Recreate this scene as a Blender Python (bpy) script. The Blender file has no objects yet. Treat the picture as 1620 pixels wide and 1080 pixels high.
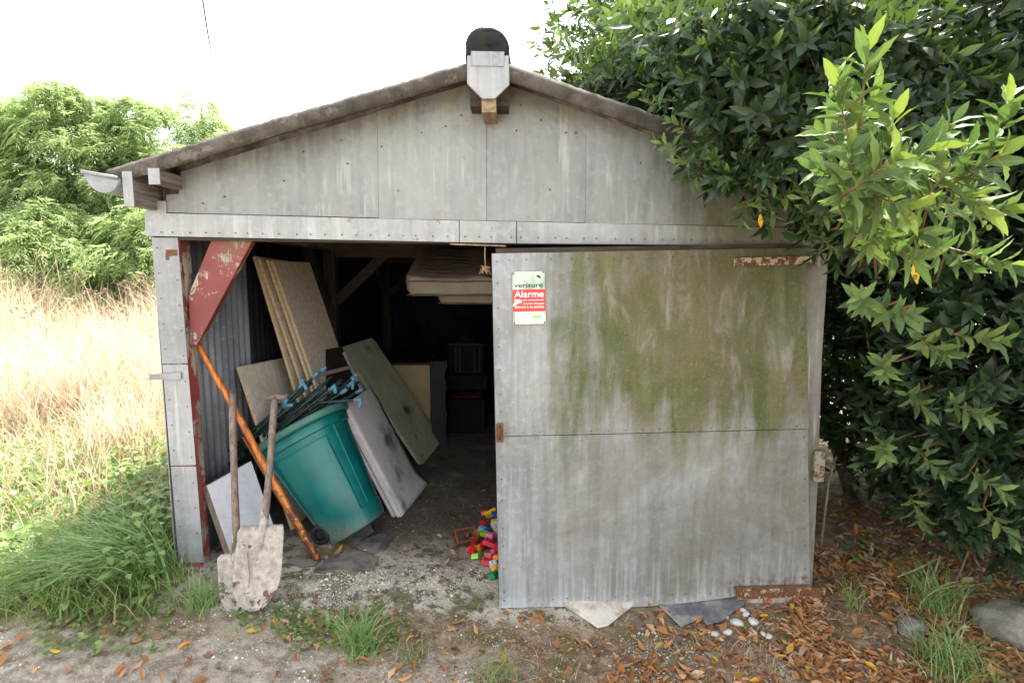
import bpy, bmesh, math, random
import numpy as np
from mathutils import Vector, Matrix, Quaternion
R = math.radians
random.seed(7)
RNG = np.random.default_rng(11)
sc = bpy.context.scene
C = sc.collection

# ------------------------------------------------------------------ camera
CAM = Vector((0.0, -3.0, 1.75)); PITCH = R(6.6); FPX = 900.0
cd = bpy.data.cameras.new('camera'); cam = bpy.data.objects.new('camera', cd); C.objects.link(cam)
cam.location = CAM; cam.rotation_euler = (math.pi/2 - PITCH, 0, 0)
cd.lens = 20.0; cd.sensor_width = 36.0; cd.clip_start = 0.05; cd.clip_end = 2000
sc.camera = cam

# ------------------------------------------------------------------ sky, sun, exposure
SUN_AZ = R(24)       # measured from +y (straight behind the shed) towards +x (right)
SUN_EL = R(57)
w = bpy.data.worlds.new('World'); sc.world = w; w.use_nodes = True
wt = w.node_tree; wt.nodes.clear()
sky = wt.nodes.new('ShaderNodeTexSky'); sky.sky_type = 'NISHITA'; sky.sun_disc = False
sky.sun_elevation = SUN_EL; sky.sun_rotation = SUN_AZ
sky.air_density = 1.0; sky.dust_density = 1.5; sky.ozone_density = 1.0
hs = wt.nodes.new('ShaderNodeHueSaturation'); hs.inputs['Saturation'].default_value = 0.22
bg = wt.nodes.new('ShaderNodeBackground'); bg.inputs['Strength'].default_value = 0.15
wo = wt.nodes.new('ShaderNodeOutputWorld')
wb = wt.nodes.new('ShaderNodeMix'); wb.data_type = 'RGBA'; wb.blend_type = 'MULTIPLY'; wb.inputs[0].default_value = 1.0; wb.inputs[7].default_value = (1.0, 1.0, .99, 1)   # thin white haze, camera balanced for shade
wt.links.new(sky.outputs[0], hs.inputs['Color']); wt.links.new(hs.outputs[0], wb.inputs[6]); wt.links.new(wb.outputs[2], bg.inputs[0]); wt.links.new(bg.outputs[0], wo.inputs[0])
sd = bpy.data.lights.new('sun', 'SUN'); sd.energy = 4.3; sd.angle = R(4); sd.color = (1.0, 0.955, 0.88)
so = bpy.data.objects.new('sun', sd); C.objects.link(so)
SUNV = Vector((math.sin(SUN_AZ)*math.cos(SUN_EL), math.cos(SUN_AZ)*math.cos(SUN_EL), math.sin(SUN_EL)))
so.rotation_euler = SUNV.to_track_quat('Z', 'Y').to_euler(); so.location = SUNV*30
vs = sc.view_settings; vs.view_transform = 'Standard'; vs.look = 'None'; vs.exposure = 2.42; vs.gamma = 1.0
vs.use_curve_mapping = False
sc.render.engine = 'CYCLES'
cy = sc.cycles; cy.use_denoising = True; cy.max_bounces = 7; cy.diffuse_bounces = 4; cy.glossy_bounces = 3
cy.transmission_bounces = 4; cy.transparent_max_bounces = 6; cy.sample_clamp_indirect = 6
sc.render.filter_size = 1.7

# ------------------------------------------------------------------ geometry helpers
FW = Vector((0, math.cos(PITCH), -math.sin(PITCH))); UP = Vector((0, math.sin(PITCH), math.cos(PITCH)))
def ray(px, py):
    return FW + Vector((1,0,0))*((px-810)/FPX) + UP*((540-py)/FPX)
def P(px, py, Y):
    d = ray(px, py); t = (Y - CAM.y)/d.y
    return CAM + d*t
def sstep(a, b, x):
    t = np.clip((x-a)/(b-a), 0, 1); return t*t*(3-2*t)
def _h(i, j, s):
    n = np.sin(i*127.1 + j*311.7 + s*74.7)*43758.5453
    return n - np.floor(n)
def vnoise(x, y, s=0):
    x = np.asarray(x, float); y = np.asarray(y, float)
    i = np.floor(x); j = np.floor(y); u = x-i; v = y-j
    u = u*u*(3-2*u); v = v*v*(3-2*v)
    return (_h(i,j,s)*(1-u)+_h(i+1,j,s)*u)*(1-v) + (_h(i,j+1,s)*(1-u)+_h(i+1,j+1,s)*u)*v
def fbm(x, y, s=0, o=4):
    a, t, f = 0.5, 0, 1.0
    for k in range(o):
        t = t + a*vnoise(np.asarray(x)*f, np.asarray(y)*f, s+k*3.1); a *= .5; f *= 2.03
    return t
def gsmooth(x, y):
    x = np.asarray(x, float); y = np.asarray(y, float)
    z = .03 + .06*np.clip(-x, 0, 2.2)
    z = z - .12*(1-np.exp(np.minimum(y, 0)/.5))
    z = z + .16*sstep(-2.0, -3.4, x)*sstep(-.9, 1.0, y)
    z = z + .06*sstep(1.7, 2.8, x)
    z = z - .05*sstep(.35, 1.0, x)*sstep(.9, .2, y)
    far = np.hypot(x, y)
    return z + .5*sstep(14, 60, far)
def gnp(x, y):
    x = np.asarray(x, float); y = np.asarray(y, float)
    inside = sstep(-1.9, -1.7, x)*sstep(1.7, 1.6, x)*sstep(-.05, .1, y)
    rough = (fbm(x*3, y*3, 1)-.5)*.03 + (fbm(x*14, y*14, 5)-.5)*.018 + (fbm(x*60, y*60, 9, 2)-.4)*.006
    return gsmooth(x, y) + rough*(1-.6*inside)
def gz(x, y): return float(gnp(x, y))
def G(px, py):
    d = ray(px, py); t = 3.0
    for _ in range(25):
        p = CAM + d*t; t = (gz(p.x, p.y) - CAM.z)/d.z
        t = min(max(t, .5), 60)
    return CAM + d*t
def onground(x, y, dz=0): return Vector((x, y, gz(x, y)+dz))

def wloc(o):
    v = Vector((0,0,0))
    while o is not None: v += o.location; o = o.parent
    return v
class MB:
    def __init__(s): s.v = []; s.f = []
    def add(s, verts, faces):
        n = len(s.v); s.v += [tuple(p) for p in verts]; s.f += [tuple(i+n for i in f) for f in faces]; return s
    def box(s, a, b):
        x0,y0,z0 = a; x1,y1,z1 = b
        return s.add([(x0,y0,z0),(x1,y0,z0),(x1,y1,z0),(x0,y1,z0),(x0,y0,z1),(x1,y0,z1),(x1,y1,z1),(x0,y1,z1)],
            [(0,3,2,1),(4,5,6,7),(0,1,5,4),(1,2,6,5),(2,3,7,6),(3,0,4,7)])
    def prism(s, poly, ext):
        ext = Vector(ext); poly = [Vector(p) for p in poly]; n = len(poly)
        vs_ = poly + [p+ext for p in poly]
        fs = [tuple(range(n)), tuple(reversed(range(n, 2*n)))]
        fs += [(i, i+n, (i+1)%n+n, (i+1)%n) for i in range(n)]
        return s.add(vs_, fs)
    def bar(s, a, b, w, h, up=(0,0,1)):
        a = Vector(a); b = Vector(b); d = (b-a).normalized(); up = Vector(up)
        r = d.cross(up)
        if r.length < 1e-4: r = d.cross(Vector((1,0,0)))
        r.normalize(); u = r.cross(d)
        q = [r*(-w/2)-u*(h/2), r*(w/2)-u*(h/2), r*(w/2)+u*(h/2), r*(-w/2)+u*(h/2)]
        return s.add([a+k for k in q]+[b+k for k in q], [(0,3,2,1),(4,5,6,7),(0,1,5,4),(1,2,6,5),(2,3,7,6),(3,0,4,7)])
    def tube(s, pts, rad, n=8, cap=True):
        pts = [Vector(p) for p in pts]
        if not hasattr(rad, '__len__'): rad = [rad]*len(pts)
        rings = []; ref = None
        for i, p in enumerate(pts):
            d = (pts[min(i+1, len(pts)-1)] - pts[max(i-1, 0)]).normalized()
            if ref is None:
                ref = d.cross(Vector((0,0,1)))
                if ref.length < .05: ref = d.cross(Vector((1,0,0)))
            ref = (ref - d*ref.dot(d)).normalized(); v = d.cross(ref)
            rings.append([p + (ref*math.cos(2*math.pi*k/n) + v*math.sin(2*math.pi*k/n))*rad[i] for k in range(n)])
        fs = []
        for i in range(len(pts)-1):
            for k in range(n): fs.append((i*n+k, i*n+(k+1)%n, (i+1)*n+(k+1)%n, (i+1)*n+k))
        if cap: fs += [tuple(reversed(range(n))), tuple(range((len(pts)-1)*n, len(pts)*n))]
        return s.add([p for r_ in rings for p in r_], fs)
    def grid(s, fn, nu, nv, close_u=False):
        vv = [fn(i/(nu if close_u else nu-1), j/(nv-1)) for j in range(nv) for i in range(nu)]
        fs = []
        for j in range(nv-1):
            for i in range(nu if close_u else nu-1):
                a = j*nu+i; b = j*nu+(i+1)%nu
                fs.append((a, b, b+nu, a+nu))
        return s.add(vv, fs)
    def build(s, name, mat, parent=None, smooth=False, bevel=0, solid=0, sub=0, rim=True):
        off = wloc(parent) if parent else Vector((0,0,0))
        me = bpy.data.meshes.new(name)
        me.from_pydata([(x-off.x, y-off.y, z-off.z) for x,y,z in s.v], [], s.f)
        bm = bmesh.new(); bm.from_mesh(me); bmesh.ops.recalc_face_normals(bm, faces=bm.faces); bm.to_mesh(me); bm.free()
        o = bpy.data.objects.new(name, me); C.objects.link(o)
        if mat: me.materials.append(mat)
        if parent: o.parent = parent
        if smooth: me.polygons.foreach_set('use_smooth', [True]*len(me.polygons))
        if solid:
            m = o.modifiers.new('s', 'SOLIDIFY'); m.thickness = solid; m.offset = 0; m.use_rim = rim
        if sub:
            m = o.modifiers.new('d', 'SUBSURF'); m.levels = sub; m.render_levels = sub
        if bevel:
            m = o.modifiers.new('b', 'BEVEL'); m.width = bevel; m.segments = 2; m.limit_method = 'ANGLE'; m.angle_limit = R(40)
        return o
def tag(o, label=None, cat=None, group=None, kind=None):
    if label: o['label'] = label
    if cat: o['category'] = cat
    if group: o['group'] = group
    if kind: o['kind'] = kind
    return o
def thing(name, loc, label, cat, group=None):
    o = bpy.data.objects.new(name, None); C.objects.link(o); o.location = loc; o.empty_display_size = .1
    return tag(o, label, cat, group)
def raw(name, V, tris=None, quads=None, mat=None, parent=None, tint=None, smooth=True):
    off = wloc(parent) if parent else Vector((0,0,0))
    V = np.asarray(V, float) - np.array(off)
    me = bpy.data.meshes.new(name)
    nt = 0 if tris is None else len(tris); nq = 0 if quads is None else len(quads)
    me.vertices.add(len(V)); me.vertices.foreach_set('co', V.astype(np.float32).ravel())
    loops = np.concatenate(([np.asarray(tris).ravel()] if nt else []) + ([np.asarray(quads).ravel()] if nq else []))
    me.loops.add(len(loops)); me.loops.foreach_set('vertex_index', loops.astype(np.int32))
    st = np.concatenate([np.arange(nt)*3, nt*3+np.arange(nq)*4]); me.polygons.add(nt+nq)
    me.polygons.foreach_set('loop_start', st.astype(np.int32))
    if smooth: me.polygons.foreach_set('use_smooth', np.ones(nt+nq, bool))
    if tint is not None:
        at = me.attributes.new('tint', 'FLOAT', 'POINT'); at.data.foreach_set('value', np.asarray(tint, np.float32))
    me.update(calc_edges=True); me.validate()
    if mat: me.materials.append(mat)
    o = bpy.data.objects.new(name, me); C.objects.link(o)
    if parent: o.parent = parent
    return o

# ------------------------------------------------------------------ material helpers
class NT:
    def __init__(s, name):
        s.m = bpy.data.materials.new(name); s.m.use_nodes = True; s.t = s.m.node_tree
        s.b = s.t.nodes['Principled BSDF']; s.out = s.t.nodes['Material Output']
    def n(s, typ, ins=None, **props):
        nd = s.t.nodes.new('ShaderNode'+typ)
        for k, v in props.items(): setattr(nd, k, v)
        for k, v in (ins or {}).items(): s.set(nd.inputs[k], v)
        return nd
    def set(s, sock, v):
        if isinstance(v, bpy.types.NodeSocket): s.t.links.new(v, sock)
        elif isinstance(v, (tuple, list)) and sock.type == 'RGBA' and len(v) == 3: sock.default_value = (*v, 1)
        else: sock.default_value = v
    def co(s, scale=(1,1,1), rot=(0,0,0), loc=(0,0,0), src='Object'):
        tc = s.n('TexCoord')
        return s.n('Mapping', {'Vector': tc.outputs[src], 'Scale': scale, 'Rotation': rot, 'Location': loc}).outputs[0]
    def noise(s, scale=5, detail=4, rough=.55, map_=(1,1,1), rot=(0,0,0), loc=(0,0,0), dist=0, src='Object'):
        return s.n('TexNoise', {'Vector': s.co(map_, rot, loc, src), 'Scale': scale, 'Detail': detail, 'Roughness': rough, 'Distortion': dist}).outputs[0]
    def ramp(s, fac, stops):
        r = s.n('ValToRGB', {'Fac': fac}); e = r.color_ramp.elements
        while len(e) < len(stops): e.new(.5)
        for i, (p, c) in enumerate(stops):
            e[i].position = p; e[i].color = (c, c, c, 1) if not isinstance(c, (tuple, list)) else (*c, 1)
        return r.outputs[0]
    def mix(s, f, a, b, blend='MIX'):
        m = s.n('Mix', data_type='RGBA', blend_type=blend)
        s.set(m.inputs[0], f); s.set(m.inputs[6], a); s.set(m.inputs[7], b); return m.outputs[2]
    def math(s, op, a, b=0.0, clamp=False):
        m = s.n('Math', operation=op, use_clamp=clamp); s.set(m.inputs[0], a); s.set(m.inputs[1], b); return m.outputs[0]
    def rng(s, v, a, b, c=0.0, d=1.0):
        return s.n('MapRange', {'Value': v, 'From Min': a, 'From Max': b, 'To Min': c, 'To Max': d}, interpolation_type='SMOOTHSTEP').outputs[0]
    def xyz(s, src='Object'):
        return s.n('SeparateXYZ', {0: s.n('TexCoord').outputs[src]}).outputs
    def fin(s, col, rough=.6, metal=0.0, bump=None, bstr=.2, bdist=.01, spec=.5):
        s.set(s.b.inputs['Base Color'], col); s.set(s.b.inputs['Roughness'], rough); s.set(s.b.inputs['Metallic'], metal)
        s.set(s.b.inputs['Specular IOR Level'], spec)
        if bump is not None:
            b = s.n('Bump', {'Height': bump, 'Strength': bstr, 'Distance': bdist}); s.set(s.b.inputs['Normal'], b.outputs[0])
        return s.m

def simple(name, col, var=.25, rough=.6, metal=0, scale=8, map_=(1,1,1), bstr=.15, bdist=.004, dirt=None, dirtamt=.5, spec=.4):
    t = NT(name); n1 = t.noise(scale, 5, .6, map_); n2 = t.noise(scale*7, 3, .6, map_, loc=(3,1,2))
    d = tuple(c*(1-var) for c in col); l = tuple(min(1, c*(1+var)) for c in col)
    c = t.mix(t.rng(n1, .3, .7), d, l)
    c = t.mix(t.math('MULTIPLY', t.rng(n2, .45, .75), .35), c, tuple(k*.6 for k in col))
    if dirt:
        n3 = t.noise(scale*.6, 6, .65, loc=(7,3,9))
        c = t.mix(t.rng(n3, .62-.3*dirtamt, .75-.2*dirtamt), c, dirt)
    return t.fin(c, rough, metal, n2, bstr, bdist, spec)

def zinc(name, lo=(.135,.145,.143), hi=(.275,.285,.280), algae=0, drips=.55, seed=0, door=False, band=False, rust=.3):
    t = NT(name); x, y, z = t.xyz()
    oi = t.n('ObjectInfo').outputs['Random']
    big = t.noise(1.6, 5, .6, loc=(seed,0,seed))
    st = t.noise(1, 6, .62, map_=(16,16,1.1), loc=(seed*3.1,0,seed), dist=.35)
    st2 = t.noise(1, 5, .6, map_=(48,48,2.2), loc=(seed*1.7,2,seed*2))
    mott = t.noise(26, 4, .65, loc=(seed,5,1))
    f = t.math('ADD', t.math('MULTIPLY', st, .5), t.math('MULTIPLY', big, .5))
    col = t.mix(t.rng(f, .34, .66), lo, hi)
    col = t.mix(t.math('MULTIPLY', t.rng(mott, .5, .7), .35), col, tuple(c*1.25 for c in hi))
    # pale run marks
    wd = t.noise(1, 5, .6, map_=(24,24,1.3), loc=(seed*2.3,1,seed), dist=.25)
    msk = t.math('MULTIPLY', t.math('MAXIMUM', t.rng(st2, .56, .72), t.rng(wd, .56, .66)), t.rng(t.noise(2.2, 3, .5, loc=(4,seed,8)), .42, .58))
    col = t.mix(t.math('MULTIPLY', msk, drips), col, (.52,.535,.525))
    # dark, damp runs
    dk = t.math('MULTIPLY', t.rng(t.noise(1, 5, .6, map_=(30,30,1.4), loc=(9,seed,3)), .57, .75), .45)
    col = t.mix(dk, col, (.17,.175,.165))
    if door:
        wp = t.noise(1.5, 6, .68, map_=(1,1,.75), loc=(2,0,4), dist=.8)
        ws = t.noise(1, 6, .66, map_=(7,7,.8), rot=(0,R(-16),0), loc=(5,0,1), dist=.5)
        gx = t.rng(x, -.25, .85); gzz = t.rng(z, .55, 1.30, -.05, 1.12)
        a = t.math('MULTIPLY', gx, gzz)
        a = t.math('ADD', a, t.math('MULTIPLY', t.math('SUBTRACT', wp, .5), 1.6))
        a = t.math('ADD', a, t.math('MULTIPLY', t.math('SUBTRACT', ws, .5), 1.9))
        # grey-brown grime over most of the leaf, thickest low down
        br = t.math('ADD', t.math('MULTIPLY', t.math('SUBTRACT', t.noise(2.1, 6, .68, loc=(6,2,1), dist=.7), .5), 1.6), t.rng(x, -.1, .35, .1, .62))
        col = t.mix(t.math('MULTIPLY', t.rng(br, .15, .95), .80), col, (.165,.150,.112))
        gc = t.mix(t.rng(wp, .36, .62), (.105,.094,.036), (.056,.070,.010)); gc = t.mix(t.math('MULTIPLY', t.rng(ws, .5, .72), .6), gc, (.15,.158,.075))
        col = t.mix(t.math('MULTIPLY', t.rng(a, .18, .95), .94), col, gc)
        # wiped, pale swirls
        sw = t.noise(1, 6, .66, map_=(9,9,2.6), rot=(0,R(26),0), loc=(8,1,3), dist=.7)
        sm = t.math('MULTIPLY', t.rng(sw, .52, .74), t.rng(wp, .62, .40))
        col = t.mix(t.math('MULTIPLY', sm, .42), col, (.40,.41,.395))
        dkl = t.noise(1, 5, .6, map_=(6,6,2.4), rot=(0,R(28),0), loc=(1,6,2), dist=1.2)
        col = t.mix(t.math('MULTIPLY', t.rng(dkl, .58, .74), .4), col, (.12,.125,.12))
        spk = t.rng(t.noise(90, 3, .7, loc=(1,1,8)), .55, .72); col = t.mix(t.math('MULTIPLY', spk, .22), col, (.42,.41,.37))
        # rust washed off the lower hinge strap
        ru = t.math('MULTIPLY', t.rng(x, 1.08, 1.2), t.rng(z, .15, .085))
        col = t.mix(t.math('MULTIPLY', ru, t.rng(mott, .42, .7)), col, (.15,.065,.03))
        dr = t.math('MULTIPLY', t.rng(st2, .5, .62), t.rng(z, .30, .08)); col = t.mix(t.math('MULTIPLY', dr, .35), col, (.48,.49,.50))
    if algae:
        a = t.math('ADD', t.math('MULTIPLY', t.rng(x, .3, 1.5), algae), t.math('MULTIPLY', t.math('SUBTRACT', t.noise(1, 5, .6, map_=(8,8,2.5), loc=(1,seed,5)), .5), 1.3))
        if band: a = t.math('MULTIPLY', a, t.rng(x, -.1, .5))
        col = t.mix(t.math('MULTIPLY', t.rng(a, .3, .9), .75), col, (.105,.105,.038))
        # brownish stain under the ridge beam and roof edge
        s2 = t.math('MULTIPLY', t.rng(z, 2.35, 2.75), t.rng(t.noise(3, 4, .6, map_=(3,3,1), loc=(2,2,seed)), .38, .6))
        col = t.mix(t.math('MULTIPLY', s2, .7), col, (.19,.185,.125))
        s3 = t.rng(t.noise(1, 5, .65, map_=(4,4,1.6), loc=(seed,1,2), dist=.6), .45, .68); col = t.mix(t.math('MULTIPLY', s3, .5), col, (.26,.275,.235))
    if rust:
        r1 = t.rng(t.noise(9, 5, .7, loc=(seed,3,7)), .645, .675); col = t.mix(t.math('MULTIPLY', r1, rust), col, (.22,.075,.045))
    col = t.mix(1.0, col, t.ramp(oi, [(0,.90),(1,1.06)]), 'MULTIPLY') if not door else col
    hgt = t.math('ADD', t.math('MULTIPLY', big, 1.0), t.math('MULTIPLY', mott, .08))
    return t.fin(col, t.rng(st, .3, .7, .42, .62), .25, hgt, .5, .05, .5)

def paintwood(name, paint=(.27,.055,.042), wood=(.30,.26,.21), amt=.5):
    t = NT(name)
    g = t.noise(1, 6, .65, map_=(40,40,3)); b = t.noise(9, 7, .74, loc=(1,2,3)); h = t.noise(2, 3, .5, loc=(3,3,3))
    wcol = t.mix(t.rng(g, .3, .7), tuple(c*.5 for c in wood), tuple(c*1.5 for c in wood))
    pc = t.mix(t.rng(h, .35, .65), tuple(c*.7 for c in paint), tuple(c*1.2 for c in paint))
    m = t.rng(t.math('ADD', b, t.math('MULTIPLY', t.math('SUBTRACT', g, .5), .35)), .72-.3*amt, .75-.3*amt)
    c = t.mix(m, pc, wcol)
    x, y, z = t.xyz()
    top = t.math('MULTIPLY', t.rng(z, 1.8, 1.95), t.rng(b, .4, .6))
    c = t.mix(t.math('MULTIPLY', top, .7), c, (.09,.10,.03))
    return t.fin(c, .65, 0, t.math('SUBTRACT', g, m), .35, .003)
def oldwood(name, a=(.09,.075,.06), b=(.26,.235,.20), map_=(40,3,40)):
    t = NT(name); g = t.noise(1, 7, .7, map_=map_, dist=.3); k = t.noise(3, 4, .6)
    c = t.mix(t.rng(g, .34, .66), a, b); c = t.mix(t.math('MULTIPLY', t.rng(k, .5, .7), .5), c, tuple(v*.6 for v in a))
    return t.fin(c, .8, 0, g, .6, .006)
def fibrecement(name, base=(.11,.10,.09)):
    t = NT(name); a = t.noise(7, 6, .7); b = t.noise(55, 4, .7); l = t.noise(11, 4, .6, loc=(4,4,4)); ms = t.noise(5, 6, .7, loc=(8,1,1))
    c = t.mix(t.rng(a, .3, .7), tuple(v*.55 for v in base), tuple(v*1.35 for v in base))
    c = t.mix(t.math('MULTIPLY', t.rng(l, .60, .68), .6), c, tuple(v*2.2 for v in base))
    c = t.mix(t.math('MULTIPLY', t.rng(ms, .50, .64), .75), c, (.022,.026,.012))
    return t.fin(c, .92, 0, t.math('ADD', a, t.math('MULTIPLY', b, .5)), .7, .012, .2)
def rusty(name, paint=(.55,.50,.40), amt=.5):
    t = NT(name); a = t.noise(30, 7, .72); b = t.noise(160, 3, .7, loc=(2,2,2))
    r = t.mix(t.rng(b, .35, .65), (.05,.022,.012), (.20,.080,.028))
    c = t.mix(t.rng(a, .60-.25*amt, .64-.25*amt), paint, r)
    return t.fin(c, .8, .1, a, .5, .003)
def leafmat(name, stops, rough=.35, trans=.3, tcol=(.25,.4,.05), spec=.5, rib=False, own=True):
    t = NT(name)
    at = t.n('Attribute', attribute_name='tint'); oi = t.n('ObjectInfo')
    f = t.math('FRACT', t.math('ADD', at.outputs['Fac'], oi.outputs['Random'])) if own else at.outputs['Fac']
    c = t.ramp(f, stops)
    if rib:
        sp4 = t.n('TexNoise', {'Vector': t.co(), 'W': t.math('MULTIPLY', oi.outputs['Random'], 40.0), 'Scale': 7.0, 'Detail': 5.0, 'Roughness': .7}, noise_dimensions='4D').outputs[0]
        c = t.mix(t.rng(sp4, .66, .70), c, (.13,.085,.03)); c = t.mix(t.math('MULTIPLY', t.rng(sp4, .40, .30), .35), c, (.20,.24,.06))
    nz = t.noise(60, 3, .6); c = t.mix(t.math('MULTIPLY', t.rng(nz, .4, .7), .25), c, (.02,.03,.01), 'MIX')
    if rib:
        y_ = t.math('ABSOLUTE', t.xyz()[1]); c = t.mix(t.math('MULTIPLY', t.rng(y_, .011, .004), .55), c, (.26,.32,.12))
        vn = t.math('SINE', t.math('MULTIPLY', t.math('SUBTRACT', t.xyz()[0], t.math('MULTIPLY', y_, .9)), 75.0)); c = t.mix(t.math('MULTIPLY', t.rng(vn, .55, 1.0), .16), c, (.20,.27,.11))
    t.fin(c, rough, 0, None, spec=spec)
    tr = t.n('BsdfTranslucent'); t.set(tr.inputs[0], t.mix(.6, c, tcol))
    mx = t.n('MixShader'); mx.inputs[0].default_value = trans
    t.t.links.new(t.b.outputs[0], mx.inputs[1]); t.t.links.new(tr.outputs[0], mx.inputs[2]); t.t.links.new(mx.outputs[0], t.out.inputs[0])
    return t.m

M = {}
M['zinc_gable'] = zinc('weathered_zinc_gable', algae=1.15, seed=1.3, rust=.3, drips=.36)
M['zinc_band'] = zinc('weathered_zinc_band', (.20,.21,.212), (.345,.355,.355), algae=1.25, seed=4.2, band=True, drips=.35, rust=.8)
M['zinc_post'] = zinc('weathered_zinc_post', (.185,.195,.20), (.305,.315,.318), seed=7.7, rust=.6, drips=.3)
M['zinc_cap'] = zinc('weathered_zinc_cap', (.235,.235,.24), (.35,.35,.35), seed=3.7, rust=.7, drips=.3)
M['zinc_jamb'] = zinc('weathered_zinc_jamb', (.13,.125,.115), (.21,.20,.18), algae=.5, seed=9.7, rust=.2)
M['zinc_door'] = zinc('weathered_zinc_door', (.17,.18,.187), (.345,.36,.365), seed=2.4, door=True, rust=.1, drips=.35)
M['gutter'] = simple('zinc_gutter', (.23,.24,.245), .2, .5, .5, 6)
M['red'] = paintwood('flaking_red_paint', (.21,.042,.034), amt=.54); M['redpost'] = paintwood('worn_red_paint', amt=.75)
M['wood'] = oldwood('grey_weathered_wood'); M['wood_z'] = oldwood('brown_shed_timber', (.025,.016,.012), (.075,.05,.036), (30,30,3))
M['woodx'] = oldwood('brown_shed_beam', (.025,.016,.012), (.075,.05,.036), (3,30,30))
M['rawwood'] = oldwood('pale_beam_wood', (.16,.11,.06), (.34,.26,.16), (30,4,30))
M['roof'] = fibrecement('fibre_cement_roof'); M['barge'] = fibrecement('fibre_cement_verge', (.085,.074,.062))
M['ridge'] = fibrecement('mossy_ridge_tile', (.022,.022,.024)); M['moss'] = simple('dry_moss', (.05,.05,.03), .5, 1, 0, 30)
M['rust'] = rusty('rusted_painted_strap', (.42,.35,.25), amt=.56); M['rust2'] = rusty('deep_rust', (.19,.075,.035), .8)
M['rust3'] = rusty('heavily_rusted_strap', (.36,.29,.20), .66)
M['nail'] = simple('rusty_nail', (.11,.055,.035), .4, .8, .2, 90)
M['lock'] = rusty('speckled_cream_paint', (.24,.23,.17), .40)
M['black'] = simple('black_plastic', (.018,.018,.02), .3, .5)

def corr_mat():
    t = NT('dull_corrugated_iron'); a = t.noise(34, 4, .7); b = t.noise(2.2, 5, .6, map_=(1,2,1)); s = t.noise(1, 4, .6, map_=(20,20,1.3))
    c = t.mix(t.rng(b, .3, .7), (.19,.205,.235), (.33,.35,.385)); c = t.mix(t.math('MULTIPLY', t.rng(a, .56, .66), .55), c, (.48,.51,.55))
    c = t.mix(t.math('MULTIPLY', t.rng(s, .55, .7), .4), c, (.05,.055,.06))
    return t.fin(c, .5, .35, a, .1, .003)
M['corr'] = corr_mat()
M['corrback'] = simple('shade_dark_corrugated_iron', (.022,.023,.029), .3, .6, .2, 6, dirt=(.012,.012,.014), dirtamt=.4, spec=.1)  # darker copy of the iron; the deep interior's shade is in its colour

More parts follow.
